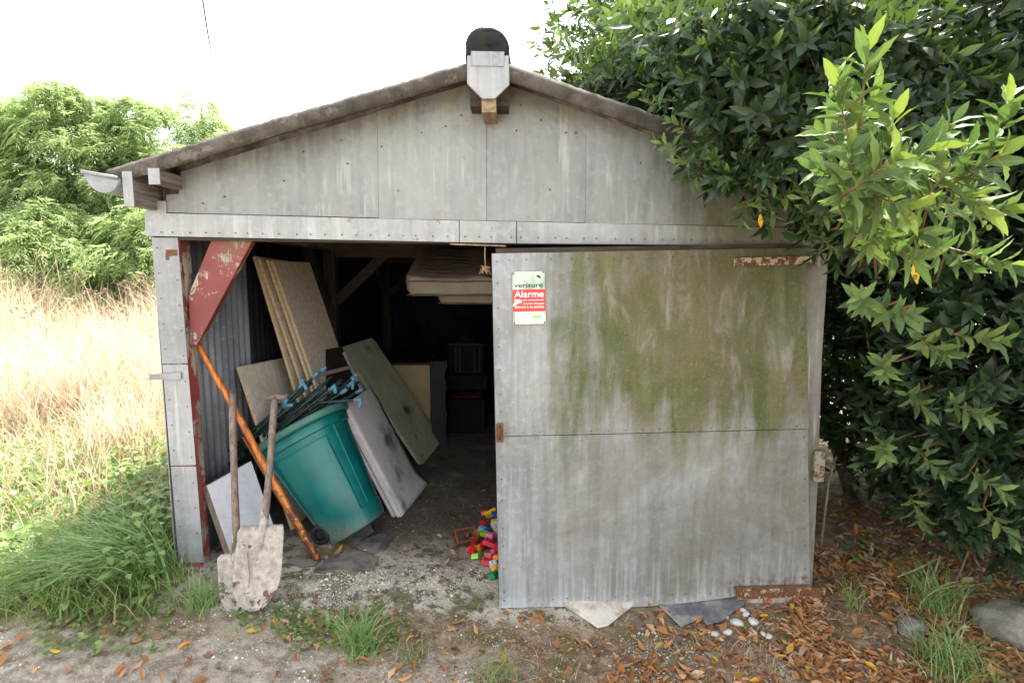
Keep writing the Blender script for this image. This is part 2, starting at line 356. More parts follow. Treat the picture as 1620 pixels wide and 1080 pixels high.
# ------------------------------------------------------------------ ground
def axis(a, b, st, lo, hi):
    v = list(np.arange(a, b+1e-6, st)); g = st; x = v[-1]
    while x < hi: g *= 1.13; x += g; v.append(x)
    g = st; x = v[0]; pre = []
    while x > lo: g *= 1.13; x -= g; pre.append(x)
    return np.array(pre[::-1]+v)
gx_ = axis(-3.0, 3.0, .015, -220, 220); gy_ = axis(-.85, .9, .015, -60, 320)
XX, YY = np.meshgrid(gx_, gy_); ZZ = gnp(XX, YY)
nx, ny = len(gx_), len(gy_)
ii = (np.arange(ny-1)[:,None]*nx + np.arange(nx-1)[None,:]).ravel()
def ground_mat():
    t = NT('concrete_soil_ground'); x, y, z = t.xyz()
    wob = t.math('MULTIPLY', t.math('SUBTRACT', t.noise(2.6, 5, .65), .5), .9)
    wob2 = t.math('MULTIPLY', t.math('SUBTRACT', t.noise(5, 5, .65, loc=(5,5,5)), .5), .5)
    fine = t.noise(70, 4, .7); med = t.noise(16, 5, .65, loc=(2,1,0)); big = t.noise(3, 5, .6, loc=(7,1,0))
    soil = t.mix(t.rng(med, .3, .7), (.12,.076,.048), (.36,.265,.185)); soil = t.mix(t.math('MULTIPLY', t.rng(fine, .56, .68), .7), soil, (.42,.37,.30)); soil = t.mix(t.math('MULTIPLY', t.rng(t.noise(5.5, 6, .7, loc=(6,2,3)), .50, .60), .7), soil, (.14,.135,.04)); soil = t.mix(t.math('MULTIPLY', t.rng(t.noise(2.4, 5, .6, loc=(1,7,3)), .52, .64), .6), soil, (.48,.41,.32))
    conc = t.mix(t.rng(big, .3, .7), (.34,.295,.225), (.66,.60,.49)); conc = t.mix(t.rng(med, .49, .60), conc, (.15,.115,.082))
    conc = t.mix(t.math('MULTIPLY', t.rng(fine, .57, .66), .7), conc, (.60,.58,.53))
    moss = t.rng(t.noise(4.2, 6, .7, loc=(3,9,1)), .52, .60); conc = t.mix(t.math('MULTIPLY', moss, .8), conc, (.12,.115,.04))
    # concrete apron and floor: left of the door's far end, back from the soil strip
    cx = t.math('MULTIPLY', t.rng(t.math('ADD', x, wob2), -1.95, -1.8), t.rng(t.math('ADD', x, wob), .75, .35))
    cyy = t.rng(t.math('ADD', y, t.math('MULTIPLY', wob, .45)), -.33, -.22)
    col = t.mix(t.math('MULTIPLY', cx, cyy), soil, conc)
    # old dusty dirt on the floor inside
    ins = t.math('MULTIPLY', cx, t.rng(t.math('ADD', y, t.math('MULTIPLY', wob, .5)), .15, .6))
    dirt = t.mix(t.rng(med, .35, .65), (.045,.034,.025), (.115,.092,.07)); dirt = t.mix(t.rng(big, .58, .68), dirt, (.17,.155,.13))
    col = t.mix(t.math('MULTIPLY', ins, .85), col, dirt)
    # gravelly tarmac along the front
    tar = t.mix(t.rng(med, .35, .65), (.27,.23,.185), (.52,.46,.39)); tar = t.mix(t.rng(fine, .55, .66), tar, (.46,.44,.42))
    tf = t.math('MULTIPLY', t.rng(t.math('ADD', y, t.math('MULTIPLY', wob, .25)), -.44, -.50), t.rng(t.math('ADD', x, wob), .2, -.5))
    col = t.mix(t.math('MULTIPLY', tf, .65), col, tar)
    # straw-coloured earth out in the field
    fld = t.rng(t.math('ADD', x, wob), -2.2, -3.6); fld = t.math('MULTIPLY', fld, t.rng(y, .5, 2.0))
    col = t.mix(fld, col, (.24,.19,.10))
    return t.fin(col, .95, 0, t.math('ADD', med, t.math('MULTIPLY', fine, .9)), 1.0, .02, .2)
M['ground'] = ground_mat()
g = raw('ground', np.stack([XX.ravel(), YY.ravel(), ZZ.ravel()], 1), None, np.stack([ii, ii+1, ii+1+nx, ii+nx], 1), M['ground'])
tag(g, kind='structure')

# ------------------------------------------------------------------ the shed
shed = thing('shed', (0,0,0), 'old zinc-clad timber shed with a low gable and half-open front', 'shed')
XL, XR, DEPTH = -1.865, 1.645, 4.9
def sheet(name, px, Y, mat, th=.004, parent=shed):
    return MB().prism([P(x, y, Y) for x, y in px], (0, th, 0)).build(name, mat, parent)
# gable sheets (their tops run up behind the verge tiles)
sheet('gable_sheet', [(263,336),(263,308),(283,307),(288,252),(596,158),(599,344.5)], -.008, M['zinc_gable'])
sheet('gable_sheet', [(599.4,345.6),(596.4,159),(769,105),(769.4,349)], -.012, M['zinc_gable'])
sheet('gable_sheet', [(769.9,349),(769.5,105),(815,112),(927,150),(925.8,352)], -.008, M['zinc_gable'])
sheet('gable_sheet', [(926.2,353),(927.4,149),(1285,268),(1300,360),(1110,356)], -.012, M['zinc_gable'])
MB().prism([P(x,y,.004) for x,y in ((268,350),(292,262),(770,120),(1270,275),(1290,370))], (0,.02,0)).build('gable_boarding', M['zinc_jamb'], shed)
# lintel band
sheet('lintel_sheet', [(230,373),(229,335),(240,332),(244,318),(263,318),(263,337.5),(726,349),(726,383)], -.016, M['zinc_band'])
sheet('lintel_sheet', [(727.2,383),(727.2,348.8),(816.6,350.6),(816.6,385)], -.016, M['zinc_band'])
sheet('lintel_sheet', [(818,385),(818,350.6),(1110,357),(1316,362),(1316,389)], -.016, M['zinc_band'])
b = MB(); b.bar((XL+.02,.052,2.0), (XR-.02,.052,1.96), .10, .13); b.build('lintel_beam', M['woodx'], shed)
b = MB(); b.bar(P(712,386,.0), P(800,389,.0), .010, .008); b.build('lintel_strip', M['rawwood'], shed)
# left post: timber, three pieces of zinc cladding, tie strap
zt = 1.95
MB().box((XL+.01,.004,.0), (-1.735,.11,zt)).build('post', M['redpost'], shed, bevel=.004)
for k, (ya, yb) in enumerate(((376,575.2),(576.8,736),(737.5,890))):
    Y = -.004 - .004*(k % 2)
    def ex(y, l): return (240+(y-376)*.0835) if l else (281+(y-376)*.080)
    sheet('post_cladding', [(ex(ya,1),ya),(ex(ya,0),ya),(ex(yb,0),yb-1),(ex(yb,1),yb)], Y, M['zinc_post'], .003)
MB().box((XL-.006,-.003,.15), (XL-.002,.30,zt)).build('post_cladding', M['zinc_post'], shed)
sheet('tie_strap', [(236,592),(286,589),(286,600),(236,601)], -.018, M['gutter'], .004)
MB().prism([P(262,395,-.006), P(280,395,-.006), P(280,404,-.006), P(268,405,-.006), P(266,412,-.006), P(262,411,-.006)], (0,.004,0)).build('rust_hole', M['rust2'], shed)
# knee brace
MB().prism([P(333,383,.03), P(340,366,.03), P(405,366,.03), P(398,383,.03), P(312,545,.03), P(301,548,.03), P(298,466,.03)], (0,.045,0)).build('knee_brace', M['red'], shed, bevel=.003)
# right jamb
MB().box((1.50,.02,.0), (1.62,.12,1.93)).build('post', M['wood_z'], shed)
sheet('jamb_cladding', [(1262,391),(1306,392),(1295,720),(1266,720)], -.003, M['zinc_jamb'], .004)
sheet('jamb_cladding', [(1266,718),(1296,718),(1284,940),(1264,940)], .002, M['zinc_jamb'], .004)
MB().box((1.632,.0,.0), (1.650,.16,1.92)).build('jamb_cladding', M['zinc_jamb'], shed)
# lock box on the far jamb
q0 = P(1289,713,-.02); q1 = P(1302,761,-.02)
MB().box((q0.x,-.03,q1.z), (q1.x,.02,q0.z)).build('keeper_plate', M['lock'], shed, bevel=.003)
# corrugated side and back walls, one sheet at a time
def corrug(ax, c0, a0, a1, z0, z1, amp=.012, pitch=.076, flip=1):
    n = max(6, int((a1-a0)/pitch*6)); b = MB()
    def fn(u, v):
        a = a0+(a1-a0)*u; d = amp*math.sin(2*math.pi*a/pitch); z = z0+(z1-z0)*v
        return (c0+d, a, z) if ax == 'x' else (a, c0+d, z)
    b.grid(fn, n, 2); return b
for k in range(6):
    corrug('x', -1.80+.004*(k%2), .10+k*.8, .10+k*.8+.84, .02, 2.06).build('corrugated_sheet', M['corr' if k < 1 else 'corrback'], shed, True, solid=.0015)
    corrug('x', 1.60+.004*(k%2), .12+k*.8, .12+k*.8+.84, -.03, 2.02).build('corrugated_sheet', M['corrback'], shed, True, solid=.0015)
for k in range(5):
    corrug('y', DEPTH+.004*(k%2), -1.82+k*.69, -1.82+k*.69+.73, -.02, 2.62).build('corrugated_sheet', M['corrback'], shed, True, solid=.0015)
# inner timber frames
for yy in (2.4, 4.78):
    MB().box((-1.78,yy,.05), (-1.67,yy+.11,2.02)).build('post', M['wood_z'], shed, bevel=.004)
    MB().box((1.47,yy,.0), (1.58,yy+.11,2.0)).build('post', M['wood_z'], shed, bevel=.004)
    b = MB(); b.bar((-1.78,yy+.055,1.99), (1.58,yy+.055,1.97), .08, .14); b.build('tie_beam', M['woodx'], shed, bevel=.004)
    b = MB(); b.bar((-1.68,yy+.055,1.5), (-1.2,yy+.055,1.95), .06, .09); b.build('knee_brace', M['woodx'], shed, bevel=.004)
    b = MB(); b.bar((-1.73,yy-.05,1.5), (-1.73,yy-.55,1.97), .06, .09); b.build('knee_brace', M['wood_z'], shed, bevel=.004)
for zz in (1.97,):
    b = MB(); b.bar((-1.73,.06,zz+.07), (-1.73,4.9,zz+.07), .09, .1); b.build('wall_plate', M['wood'], shed)
    b = MB(); b.bar((1.55,.06,zz+.03), (1.55,4.9,zz+.03), .09, .1); b.build('wall_plate', M['wood'], shed)
# roof: ridge line and eaves on the front edge plane
YF = -.20
RT = P(772, 84, YF); EL = P(163, 268, YF); ER = P(1160, 222, YF); 
sl = (EL.z-RT.z)/(EL.x-RT.x); sr = (ER.z-RT.z)/(ER.x-RT.x)
ERx = 1.95; ERz = RT.z + sr*(ERx-RT.x)
def roofslope(x0, z0, x1, z1, y0, y1, th=.018):
    n = int((y1-y0)/.177*8); b = MB()
    def fn(u, v):
        y = y0+(y1-y0)*u; d = .024*math.sin(2*math.pi*(y-y0)/.177)
        return (x0+(x1-x0)*v, y, z0+(z1-z0)*v+d)
    b.grid(fn, n, 4); return b
for k in range(5):
    y0 = YF+.10+k*1.03
    roofslope(RT.x, RT.z-.045, EL.x, EL.z-.045, y0, y0+1.06).build('roof_sheet', M['roof'], shed, True, solid=.007)
    roofslope(RT.x, RT.z-.045, ERx, ERz-.045, y0, y0+1.06).build('roof_sheet', M['roof'], shed, True, solid=.007)
def verge(a, b_, name):
    a = Vector(a); b_ = Vector(b_); d = (b_-a); n = Vector((-d.z,0,d.x)).normalized()
    if n.z < 0: n = -n
    prof = [(.34,.006),(.16,.012),(.06,.012),(.028,.004),(.008,-.016),(0,-.036),(.002,-.060),(.008,-.078),(.022,-.078),(.018,-.060),(.016,-.036),(.024,-.022),(.04,-.010),(.06,-.004),(.16,-.004),(.34,-.010)]
    mb = MB(); ns = 60
    def fn(u, v):
        k = int(round(u*len(prof))) % len(prof); y, h = prof[k]
        p = a + d*v + n*h; wv = (vnoise(v*9+a.x, 3.3)-.5)*.005+(vnoise(v*90, k*.9)-.5)*.006
        return p + Vector((0, y, 0)) + n*wv
    mb.grid(fn, len(prof), ns, True)
    mb.f.append(tuple(range(len(prof)))); mb.f.append(tuple(reversed(range((ns-1)*len(prof), ns*len(prof)))))
    return mb.build(name, M['barge'], shed, True)
L1 = RT.lerp(EL, .52)
verge(RT + Vector((0,0,-.01)), L1, 'verge_tile'); verge(L1+Vector((.05,-.006,.014)), EL, 'verge_tile')
ERp = Vector((ERx, YF, ERz)); R1 = RT.lerp(ERp, .5)
verge(RT + Vector((0,0,-.01)), R1, 'verge_tile'); verge(R1+Vector((-.05,-.006,.014)), ERp, 'verge_tile')
# ridge tile (half round) with its clump of dry moss
def ridge_fn(rr):
    def fn(u, v):
        a = math.pi*u; wv = 1+(vnoise(u*9, v*40)-.5)*.10
        return (RT.x+math.cos(a)*rr*wv, YF-.02+v*5.3, RT.z-.02+math.sin(a)*rr*1.15*wv)
    return fn
b = MB(); b.grid(ridge_fn(.098), 17, 60); rt_o = b.build('ridge_tile', M['ridge'], shed, True, solid=.018)
b = MB()
def mossfn(u, v):
    a = 2*math.pi*u; r_ = .098*math.sin(math.pi*v*.5+.001); k = 1+.30*(vnoise(u*16, v*7, 2)-.5)
    return (RT.x+math.cos(a)*r_*k, YF-.005-.035*math.cos(math.pi*v*.5)*k, RT.z+.02+math.sin(a)*r_*k*.9)
b.grid(mossfn, 24, 8, True); b.build('moss_plug', M['ridge'], shed, True)
# ridge beam with its painted end board and zinc cap
bx0 = P(762,160,YF-.02); bx1 = P(785,178,YF-.02)
MB().box((bx0.x,YF-.02,bx1.z), (bx1.x,4.9,RT.z-.06)).build('ridge_beam', M['rawwood'], shed, bevel=.003)
MB().box((bx0.x-.06,YF+.06,bx1.z+.05), (bx1.x+.06,.3,RT.z-.05)).build('ridge_packer', M['woodx'], shed)
Yb = YF-.05
MB().prism([P(x,y,Yb) for x,y in ((739,88),(739,132),(763,156),(783,156),(806,134),(805,88))], (0,.024,0)).build('ridge_end_board', M['zinc_cap'], shed, bevel=.002)
MB().prism([P(x,y,Yb-.005) for x,y in ((745,81),(745,104),(797,105),(798,82))], (0,.004,0)).build('ridge_cap_flashing', M['zinc_post'], shed)
# eaves beams on the left with zinc end caps, gutter
def beam(a, b_, name, capm, caph=None):
    q0 = P(a[0], a[1], -.20); q1 = P(b_[0], b_[1], -.20)
    MB().box((q0.x+.004,-.195,q1.z+.004), (q1.x-.004,.35,q0.z-.004)).build(name, M['wood'], shed, bevel=.004)
    MB().box((q0.x,-.203,q1.z), (q1.x,-.196,q0.z)).build('end_cap', capm, shed, bevel=.001)
beam((193,271),(213,327),'wall_plate',M['zinc_cap']); beam((234,266),(254,292),'purlin',M['zinc_cap'])
MB().box((-1.80,.0,2.05), (-1.62,.06,2.26)).build('corner_block', M['wood_z'], shed)
gc = P(160, 281, -.21); gr = .083
b = MB()
def gut(u, v):
    a = math.pi*(1+u); return (gc.x+math.cos(a)*gr, -.21+v*5.2, gc.z+.012+math.sin(a)*gr - .05*math.cos(a)*.3)
b.grid(gut, 15, 8); go = b.build('gutter', M['gutter'], shed, True, solid=.002)
pl = [Vector(gut(i/14, 0)) for i in range(15)]
MB().prism(pl, (0,.003,0)).build('stop_end', M['gutter'], go)
b = MB(); b.tube([Vector(gut(0,0))+Vector((-.004,.0,0)), Vector(gut(0,1))+Vector((-.004,0,0))], .009); b.build('bead', M['gutter'], go, True)
b = MB(); b.tube([Vector(gut(0,0))+Vector((-.006,-.004,0)), Vector(gut(1,0))+Vector((.0,-.004,0))], .009); b.build('bead', M['gutter'], go, True)

# nail heads: far below ten pixels each, one mesh
nb = MB()
def nailp(p, r=.0042, n=(0,-1,0)):
    n = Vector(n); a = n.cross(Vector((0,0,1))).normalized(); u = a.cross(n)
    c = [p + (a*math.cos(k*math.pi/3)+u*math.sin(k*math.pi/3))*r for k in range(6)]
    nb.add(c+[q+n*.0025 for q in c], [(0,1,2,3,4,5),(6,7,8,9,10,11)]+[(k,(k+1)%6,(k+1)%6+6,k+6) for k in range(6)])
for k in range(27):
    x = 283+k*38+random.uniform(-6,6); y = 338+(x-263)*.0195+4
    nailp(P(x, y, -.011))
for k in range(44):
    x = 252+k*24+random.uniform(-5,5); y = 371+(x-240)*.0145-4
    nailp(P(x, y, -.021), .0038)
for x, y in ((449,286),(550,259),(321,322),(355,311),(604,232),(667,210),(705,200),(730,183),(817,207),(824,167),(856,190),(895,210),(911,210),(1013,258),(630,302),(480,240),(540,222),(870,300)):
    nailp(P(x, y, -.011), .005)
for k in range(12):
    y = 392+k*40; nailp(P(247+(y-376)*.0835, y, -.009), .0035); nailp(P(276+(y-376)*.080, y+11, -.009), .0035)
tag(nb.build('nail_heads', M['nail'], shed), kind='stuff')

# ---- door leaf, hinged on the right and a hand's width open
TL = P(778,401,-.165); BL = P(790,960,-.165); TRc = P(1275,392,-.035); BRc = P(1281,925,-.035)
dn = (TRc-TL).cross(BL-TL).normalized()
if dn.y > 0: dn = -dn
def DP(px, py, off=0.0):
    d = ray(px, py); t = (TL-CAM).dot(dn)/d.dot(dn); return CAM + d*t + dn*off
door = bpy.data.objects.new('door', None); C.objects.link(door); door.parent = shed
door['label'] = 'large zinc-sheeted door leaf streaked with green algae'
def dsheet(name, px, off, mat, th=.003, parent=door): return MB().prism([DP(x,y,off) for x,y in px], -dn*th).build(name, mat, parent)
def edgeL(y): return 778+(y-401)*.0215
def edgeR(y): return 1275+(y-392)*.0113
def dgrid(y0f, y1f, off, nu, nv, lip=0.0):
    b = MB()
    def fn(u, v):
        y = None
        xl = 778; 
        yt = y0f(u); yb = y1f(u); y = yt+(yb-yt)*v
        x = edgeL(y)+(edgeR(y)-edgeL(y))*u
        wv = (fbm(u*3.1, y*.008, 3, 3)-.5)*.016
        ed = 0
        if lip and v > .955: ed = lip*((v-.955)/.045)**1.5*(1-sstep(.55,.95,u))
        return DP(x, y, off+wv+float(ed))
    b.grid(fn, nu, nv); return b
dgrid(lambda u: 401-9*u, lambda u: 689.4-12*u, .0030, 40, 24).build('door_sheet', M['zinc_door'], door, True, solid=.0015, rim=False)
dgrid(lambda u: 690.8-12*u, lambda u: 960-2*math.sin(u*9)-27*max(0,u-.35)/.65-4*u*0, -.0005, 40, 30, .012).build('door_sheet', M['zinc_door'], door, True, solid=.0015, rim=False)
def dbar(a, b_, w_, dep, off=-.012):
    p, q = DP(*a, off-dep/2), DP(*b_, off-dep/2); m = MB(); m.bar(p, q, dep, w_, (q-p).cross(dn)); return m
for a, b_ in (((785,404),(1272,396)), ((797,952),(1275,925)), ((790,687),(1275,676))):
    dbar(a, b_, .07, .035).build('door_rail', M['woodx'], door)
for a, b_ in (((786,408),(797,950)), ((1266,400),(1271,920))):
    p, q = DP(*a, -.03), DP(*b_, -.03); m = MB(); m.bar(p, q, .035, .05, (1,0,0)); m.build('door_stile', M['wood_z'], door)
# upper and lower strap hinges
def strap(px, off, mat, name='hinge_strap'):
    o = MB().prism([DP(x,y,off) for x,y in px], dn*.006).build(name, mat, door, bevel=.0015); return o
h1 = strap(((1159,408),(1159,421),(1288,418),(1288,405)), .012, M['rust'])
b = MB(); b.tube([DP(1293,402,.018), DP(1293,425,.018)], .012, 10); b.build('hinge_pin', M['lock'], h1, True)
for x in (1168,1203,1236,1268):
    b = MB(); b.tube([DP(x,414,.017), DP(x,414,.024)], .008, 8); b.build('bolt', M['rust2'], h1)
h2 = strap(((1163,929),(1163,945),(1302,938),(1302,926)), .016, M['rust3'])
MB().prism([DP(x,y,.012) for x,y in ((1162,943),(1164,951),(1290,952),(1296,938))], -dn*.04).build('rail_wood', M['redpost'], h2)
MB().prism([DP(x,y,.0125) for x,y in ((1161,925),(1161,931),(1282,930),(1282,922))], dn*.005).build('flange', M['rust2'], h2)
for x in (1172,1205,1237,1270):
    b = MB(); b.tube([DP(x,936.5,.021), DP(x,936.5,.029)], .007, 8); b.build('bolt', M['rust2'], h2)
# hasp on the free edge
hp = strap(((785,668),(785,698),(796,698),(796,668)), .011, M['rust2'], 'hasp')
b = MB(); b.tube([DP(790,673,.016), DP(790,683,.045), DP(790,693,.016)], .006, 8); b.build('staple', M['rust2'], hp, True)
nb = MB()
for k in range(16):
    y = 411+k*35+random.uniform(-6,6)
    if not 660 < y < 702: nailp(DP(edgeL(y)+8, y, .0095), .0035, dn)
    if k < 15: nailp(DP(edgeR(y)-8, y, .0095), .0032, dn)
for k in range(15): nailp(DP(800+k*33+random.uniform(-7,7), 411-k*.5, .0095), .0035, dn); nailp(DP(805+k*32+random.uniform(-9,9), 948-k*1.2, .0095), .0035, dn)
for k in range(18): nailp(DP(800+k*27, 684-k*.65, .0095), .003, dn)
tag(nb.build('nail_heads', M['nail'], door), kind='stuff')

# ---- alarm sign screwed to the door
sp = DP(836, 512, .008)
sign = thing('alarm_sign', sp, 'small red and silver alarm warning sign on the zinc door', 'sign')
SQ = [DP(810,430,.014), DP(861,429,.014), DP(863,512,.014), DP(811.5,513,.014)]
def SG(u, v, off=0.0):   # u right, v down, both 0..1
    p = SQ[0].lerp(SQ[1], u); q = SQ[3].lerp(SQ[2], u); return p.lerp(q, v) + dn*off
t = NT('silver_painted_reflection'); nz = t.noise(14, 5, .6, map_=(1,1,.6))
M['silver'] = t.fin(t.mix(t.rng(nz, .35, .65), (.22,.32,.26), (.50,.58,.46)), .30, .6)  # green mottling paints reflected trees into the silver
t = NT('sign_red'); nz = t.noise(90, 3, .6); M['sred'] = t.fin(t.mix(t.rng(nz, .4, .8), (.72,.03,.028), (.6,.06,.05)), .35)
M['swhite'] = simple('sign_white', (.80,.80,.78), .05, .4); M['sdark'] = simple('sign_black', (.02,.022,.025), .1, .4)
M['sgreen'] = simple('sign_green', (.28,.62,.22), .2, .4); M['sgrey'] = simple('sign_grey', (.22,.20,.22), .1, .4); M['spale'] = simple('sign_pale_green', (.55,.72,.58), .1, .4)
def spanel(name, u0, v0, u1, v1, off, mat, th=.002): return MB().prism([SG(u0,v0,off), SG(u1,v0,off), SG(u1,v1,off), SG(u0,v1,off)], -dn*th).build(name, mat, sign)
spanel('plate', 0, 0, 1, 1, 0, M['silver'], .003); spanel('red_band', .0, .335, 1, .755, .0008, M['sred'], .0007); spanel('lower_band', .07, .765, .93, .955, .0008, M['swhite'], .0007)
spanel('bottom_trim', .05, .965, .95, .985, .0008, M['swhite'], .0007)
spanel('green_block', .59, .83, .87, .885, .0016, M['sgreen'], .0007); spanel('pale_block', .13, .835, .28, .88, .0016, M['spale'], .0007)
for k in range(7): spanel('tick', .33+k*.034, .835, .335+k*.034+.012, .885, .0016, M['sgreen' if k % 2 else 'spale'], .0006)
def stext(body, u, v, wid, hei, mat, bold=0.0, name='lettering'):
    cu = bpy.data.curves.new('t', 'FONT'); cu.body = body; cu.size = 1; cu.offset = bold
    to = bpy.data.objects.new('t', cu); C.objects.link(to)
    dg = bpy.context.evaluated_depsgraph_get(); me = bpy.data.meshes.new_from_object(to.evaluated_get(dg))
    bpy.data.objects.remove(to); bpy.data.curves.remove(cu)
    co = np.array([q.co[:] for q in me.vertices]); mn = co.min(0); mx = co.max(0)
    mb = MB(); mb.v = [tuple(SG(u+(x-mn[0])/(mx[0]-mn[0])*wid, v+hei-(y-mn[1])/(mx[1]-mn[1])*hei, .0022)) for x,y,_ in co]
    mb.f = [tuple(q.vertices) for q in me.polygons]
    o = mb.build(name, mat, sign); bpy.data.meshes.remove(me); return o
stext('verisure', .05, .215, .88, .085, M['sdark'], .012)
stext('Alarme', .05, .36, .90, .125, M['swhite'], .012)
stext('avec enregistrement', .31, .52, .65, .040, M['swhite'], .012)
stext("sécurité d'images", .31, .585, .65, .045, M['swhite'], .012)
stext('Alerte à la police', .05, .64, .90, .065, M['swhite'], .01)
stext('Securitas Direct', .20, .775, .62, .034, M['sgrey'], .0)
MB().prism([SG(u,v,.0022) for u,v in ((.05,.52),(.22,.525),(.28,.555),(.27,.585),(.15,.60),(.09,.635),(.0,.655),(.02,.60),(.06,.59))], -dn*.0008).build('camera_symbol', M['swhite'], sign)
MB().prism([SG(u,v,.0022) for u,v in ((.74,.085),(.79,.06),(.87,.10),(.86,.135),(.80,.12))], -dn*.0008).build('emblem', M['sdark'], sign)
for u, v in ((.03,.03),(.96,.02),(.04,.975),(.96,.975)):
    b = MB(); b.tube([SG(u,v,.001), SG(u,v,.004)], .004, 8); b.build('screw', M['nail'], sign)

# ------------------------------------------------------------------ things inside the shed
M['chip'] = simple('chipboard', (.62,.52,.40), .18, .7, 0, 30); M['chipedge'] = simple('chipboard_edge', (.50,.38,.20), .3, .8, 0, 80)
M['chipgrey'] = simple('greyed_chipboard', (.66,.58,.48), .15, .7, 0, 20)
M['white'] = simple('white_melamine', (.66,.67,.71), .06, .35, 0, 4, bstr=.02, dirt=(.40,.37,.33), dirtamt=.1)
M['edge'] = oldwood('dark_board_edge', (.10,.075,.06), (.26,.20,.16), (20,20,4))
M['pink'] = simple('mauve_grey_laminate', (.72,.66,.64), .08, .38, 0, 3, bstr=.03, dirt=(.13,.10,.085), dirtamt=.22)
M['pinkedge'] = simple('mauve_grey_edge', (.66,.60,.58), .12, .45, 0, 5)
M['olive'] = simple('olive_painted_board', (.60,.59,.40), .14, .5, 0, 3, dirt=(.07,.055,.035), dirtamt=.15)
M['cream'] = simple('cream_cabinet', (.30,.23,.11), .1, .5, 0, 4); M['greyp'] = simple('shade_dark_grey_wood', (.035,.038,.040), .15, .8, 0, 4, spec=.08)  # the grey wood's colour holds the shade at the back
M['darktop'] = simple('dark_varnished_wood', (.03,.021,.017), .3, .7, 0, 6, spec=.1); M['card'] = simple('shade_dark_cardboard', (.015,.013,.010), .2, .9, 0, 5, spec=.06)  # cardboard coloured near black to stand in for the interior shade
M['greybox'] = simple('shade_dark_grey_plastic', (.010,.0105,.0115), .2, .8, spec=.06); M['redrag'] = simple('red_cloth', (.14,.015,.015), .4, .9, 0, 20)  # grey plastic carries the back's shade in its colour
M['slatp'] = simple('mauve_slat', (.33,.28,.275), .15, .5)
def board(name, A, T, S, th, label, cat, mface, medge=None, group=None, rnd=0.0, bev=.003):
    """A: bottom-front corner, T: vector up the board, S: vector along its width, th: thickness vector length."""
    A = Vector(A); T = Vector(T); S = Vector(S); n = S.cross(T).normalized()
    if n.x < 0: n = -n
    root = thing(name, A, label, cat, group)
    def pt(u, v): return A + S*u + T*v
    if rnd:
        pts = []
        ru, rv = rnd/S.length, rnd/T.length
        for cu_, cv_, a0 in ((ru,rv,180),(1-ru,rv,270),(1-ru,1-rv,0),(ru,1-rv,90)):
            for k in range(6):
                a = R(a0+k*18); pts.append(pt(cu_+ru*math.cos(a), cv_+rv*math.sin(a)))
    else: pts = [pt(0,0), pt(1,0), pt(1,1), pt(0,1)]
    MB().prism([p+n*.0015 for p in pts], -n*.0015).build('face', mface, root)
    MB().prism(pts, -n*th).build('core', medge or mface, root, bevel=bev)
    return root
# white melamine board against the left post
A = P(374,902,.02); Tt = P(327,768,.06)
board('melamine_board', A, Tt-A, P(397,729,.36)-Tt, .05, 'white melamine board with a brown edge leaning by the left post', 'board', M['white'], M['edge'])
# chipboard panel against the corrugated wall
a = P(377,580,.57); bfl = Vector((-1.42,.52,gz(-1.42,.52)))
board('chipboard_board', bfl, a-bfl, P(454,565,1.25)-a, .018, 'square chipboard panel leaning on the corrugated wall behind the bin', 'board', M['chipgrey'], M['chipedge'])
# row of shelf boards
labs = ('narrow chipboard plank nearest the corrugated wall, leftmost of the leaning row','second chipboard plank in the leaning row, in front of the leftmost','third chipboard plank in the leaning row, against the wide one','wide chipboard plank with its broad face showing, rightmost of the leaning row')
for k, (tp, bx, Y, dY) in enumerate((((403,405),(466,612),.90,.52),((411,409),(481,616),.93,.55),((424,411),(491,606),.96,.58),((431,412),(497,600),.98,.60))):
    t0 = P(*tp, Y); m0 = P(*bx, Y-.01); dd = (m0-t0).normalized(); ln = (t0.z-gz(-1.2,.9))/(-dd.z)
    A = t0+dd*ln; S = Vector((.02, dY, -.02))
    if k == 3: S = Vector((.045,.60,.0))
    board('chipboard_plank', A, t0-A, S, .018, labs[k], 'plank', M['chip'], M['chipedge'], 'chipboard planks leaning on the wall')
# dark slatted bed panel
fA = Vector((-1.02,1.0,gz(-1.02,1.0))); tA = P(476,560,1.0)
bedp = thing('slatted_panel', fA, 'dark panel with pale mauve slats leaning behind the bundle of poles', 'panel')
T_ = tA-fA; S_ = P(541,548,1.55)-tA; nn = S_.cross(T_).normalized(); nn = nn if nn.x > 0 else -nn
MB().prism([fA, fA+S_, fA+S_+T_, fA+T_], -nn*.02).build('backing', M['darktop'], bedp)
for u in (.03, .97):
    m = MB(); m.bar(fA+S_*u+nn*.012, fA+S_*u+T_*.96+nn*.012, .045, .022, nn); m.build('rail', M['slatp'], bedp, bevel=.002)
for k in range(7):
    m = MB(); m.bar(fA+T_*(.16+k*.115)+S_*.05+nn*.010, fA+T_*(.16+k*.115)+S_*.95+nn*.010, .028, .016, nn); m.build('slat', M['slatp'], bedp, bevel=.002)
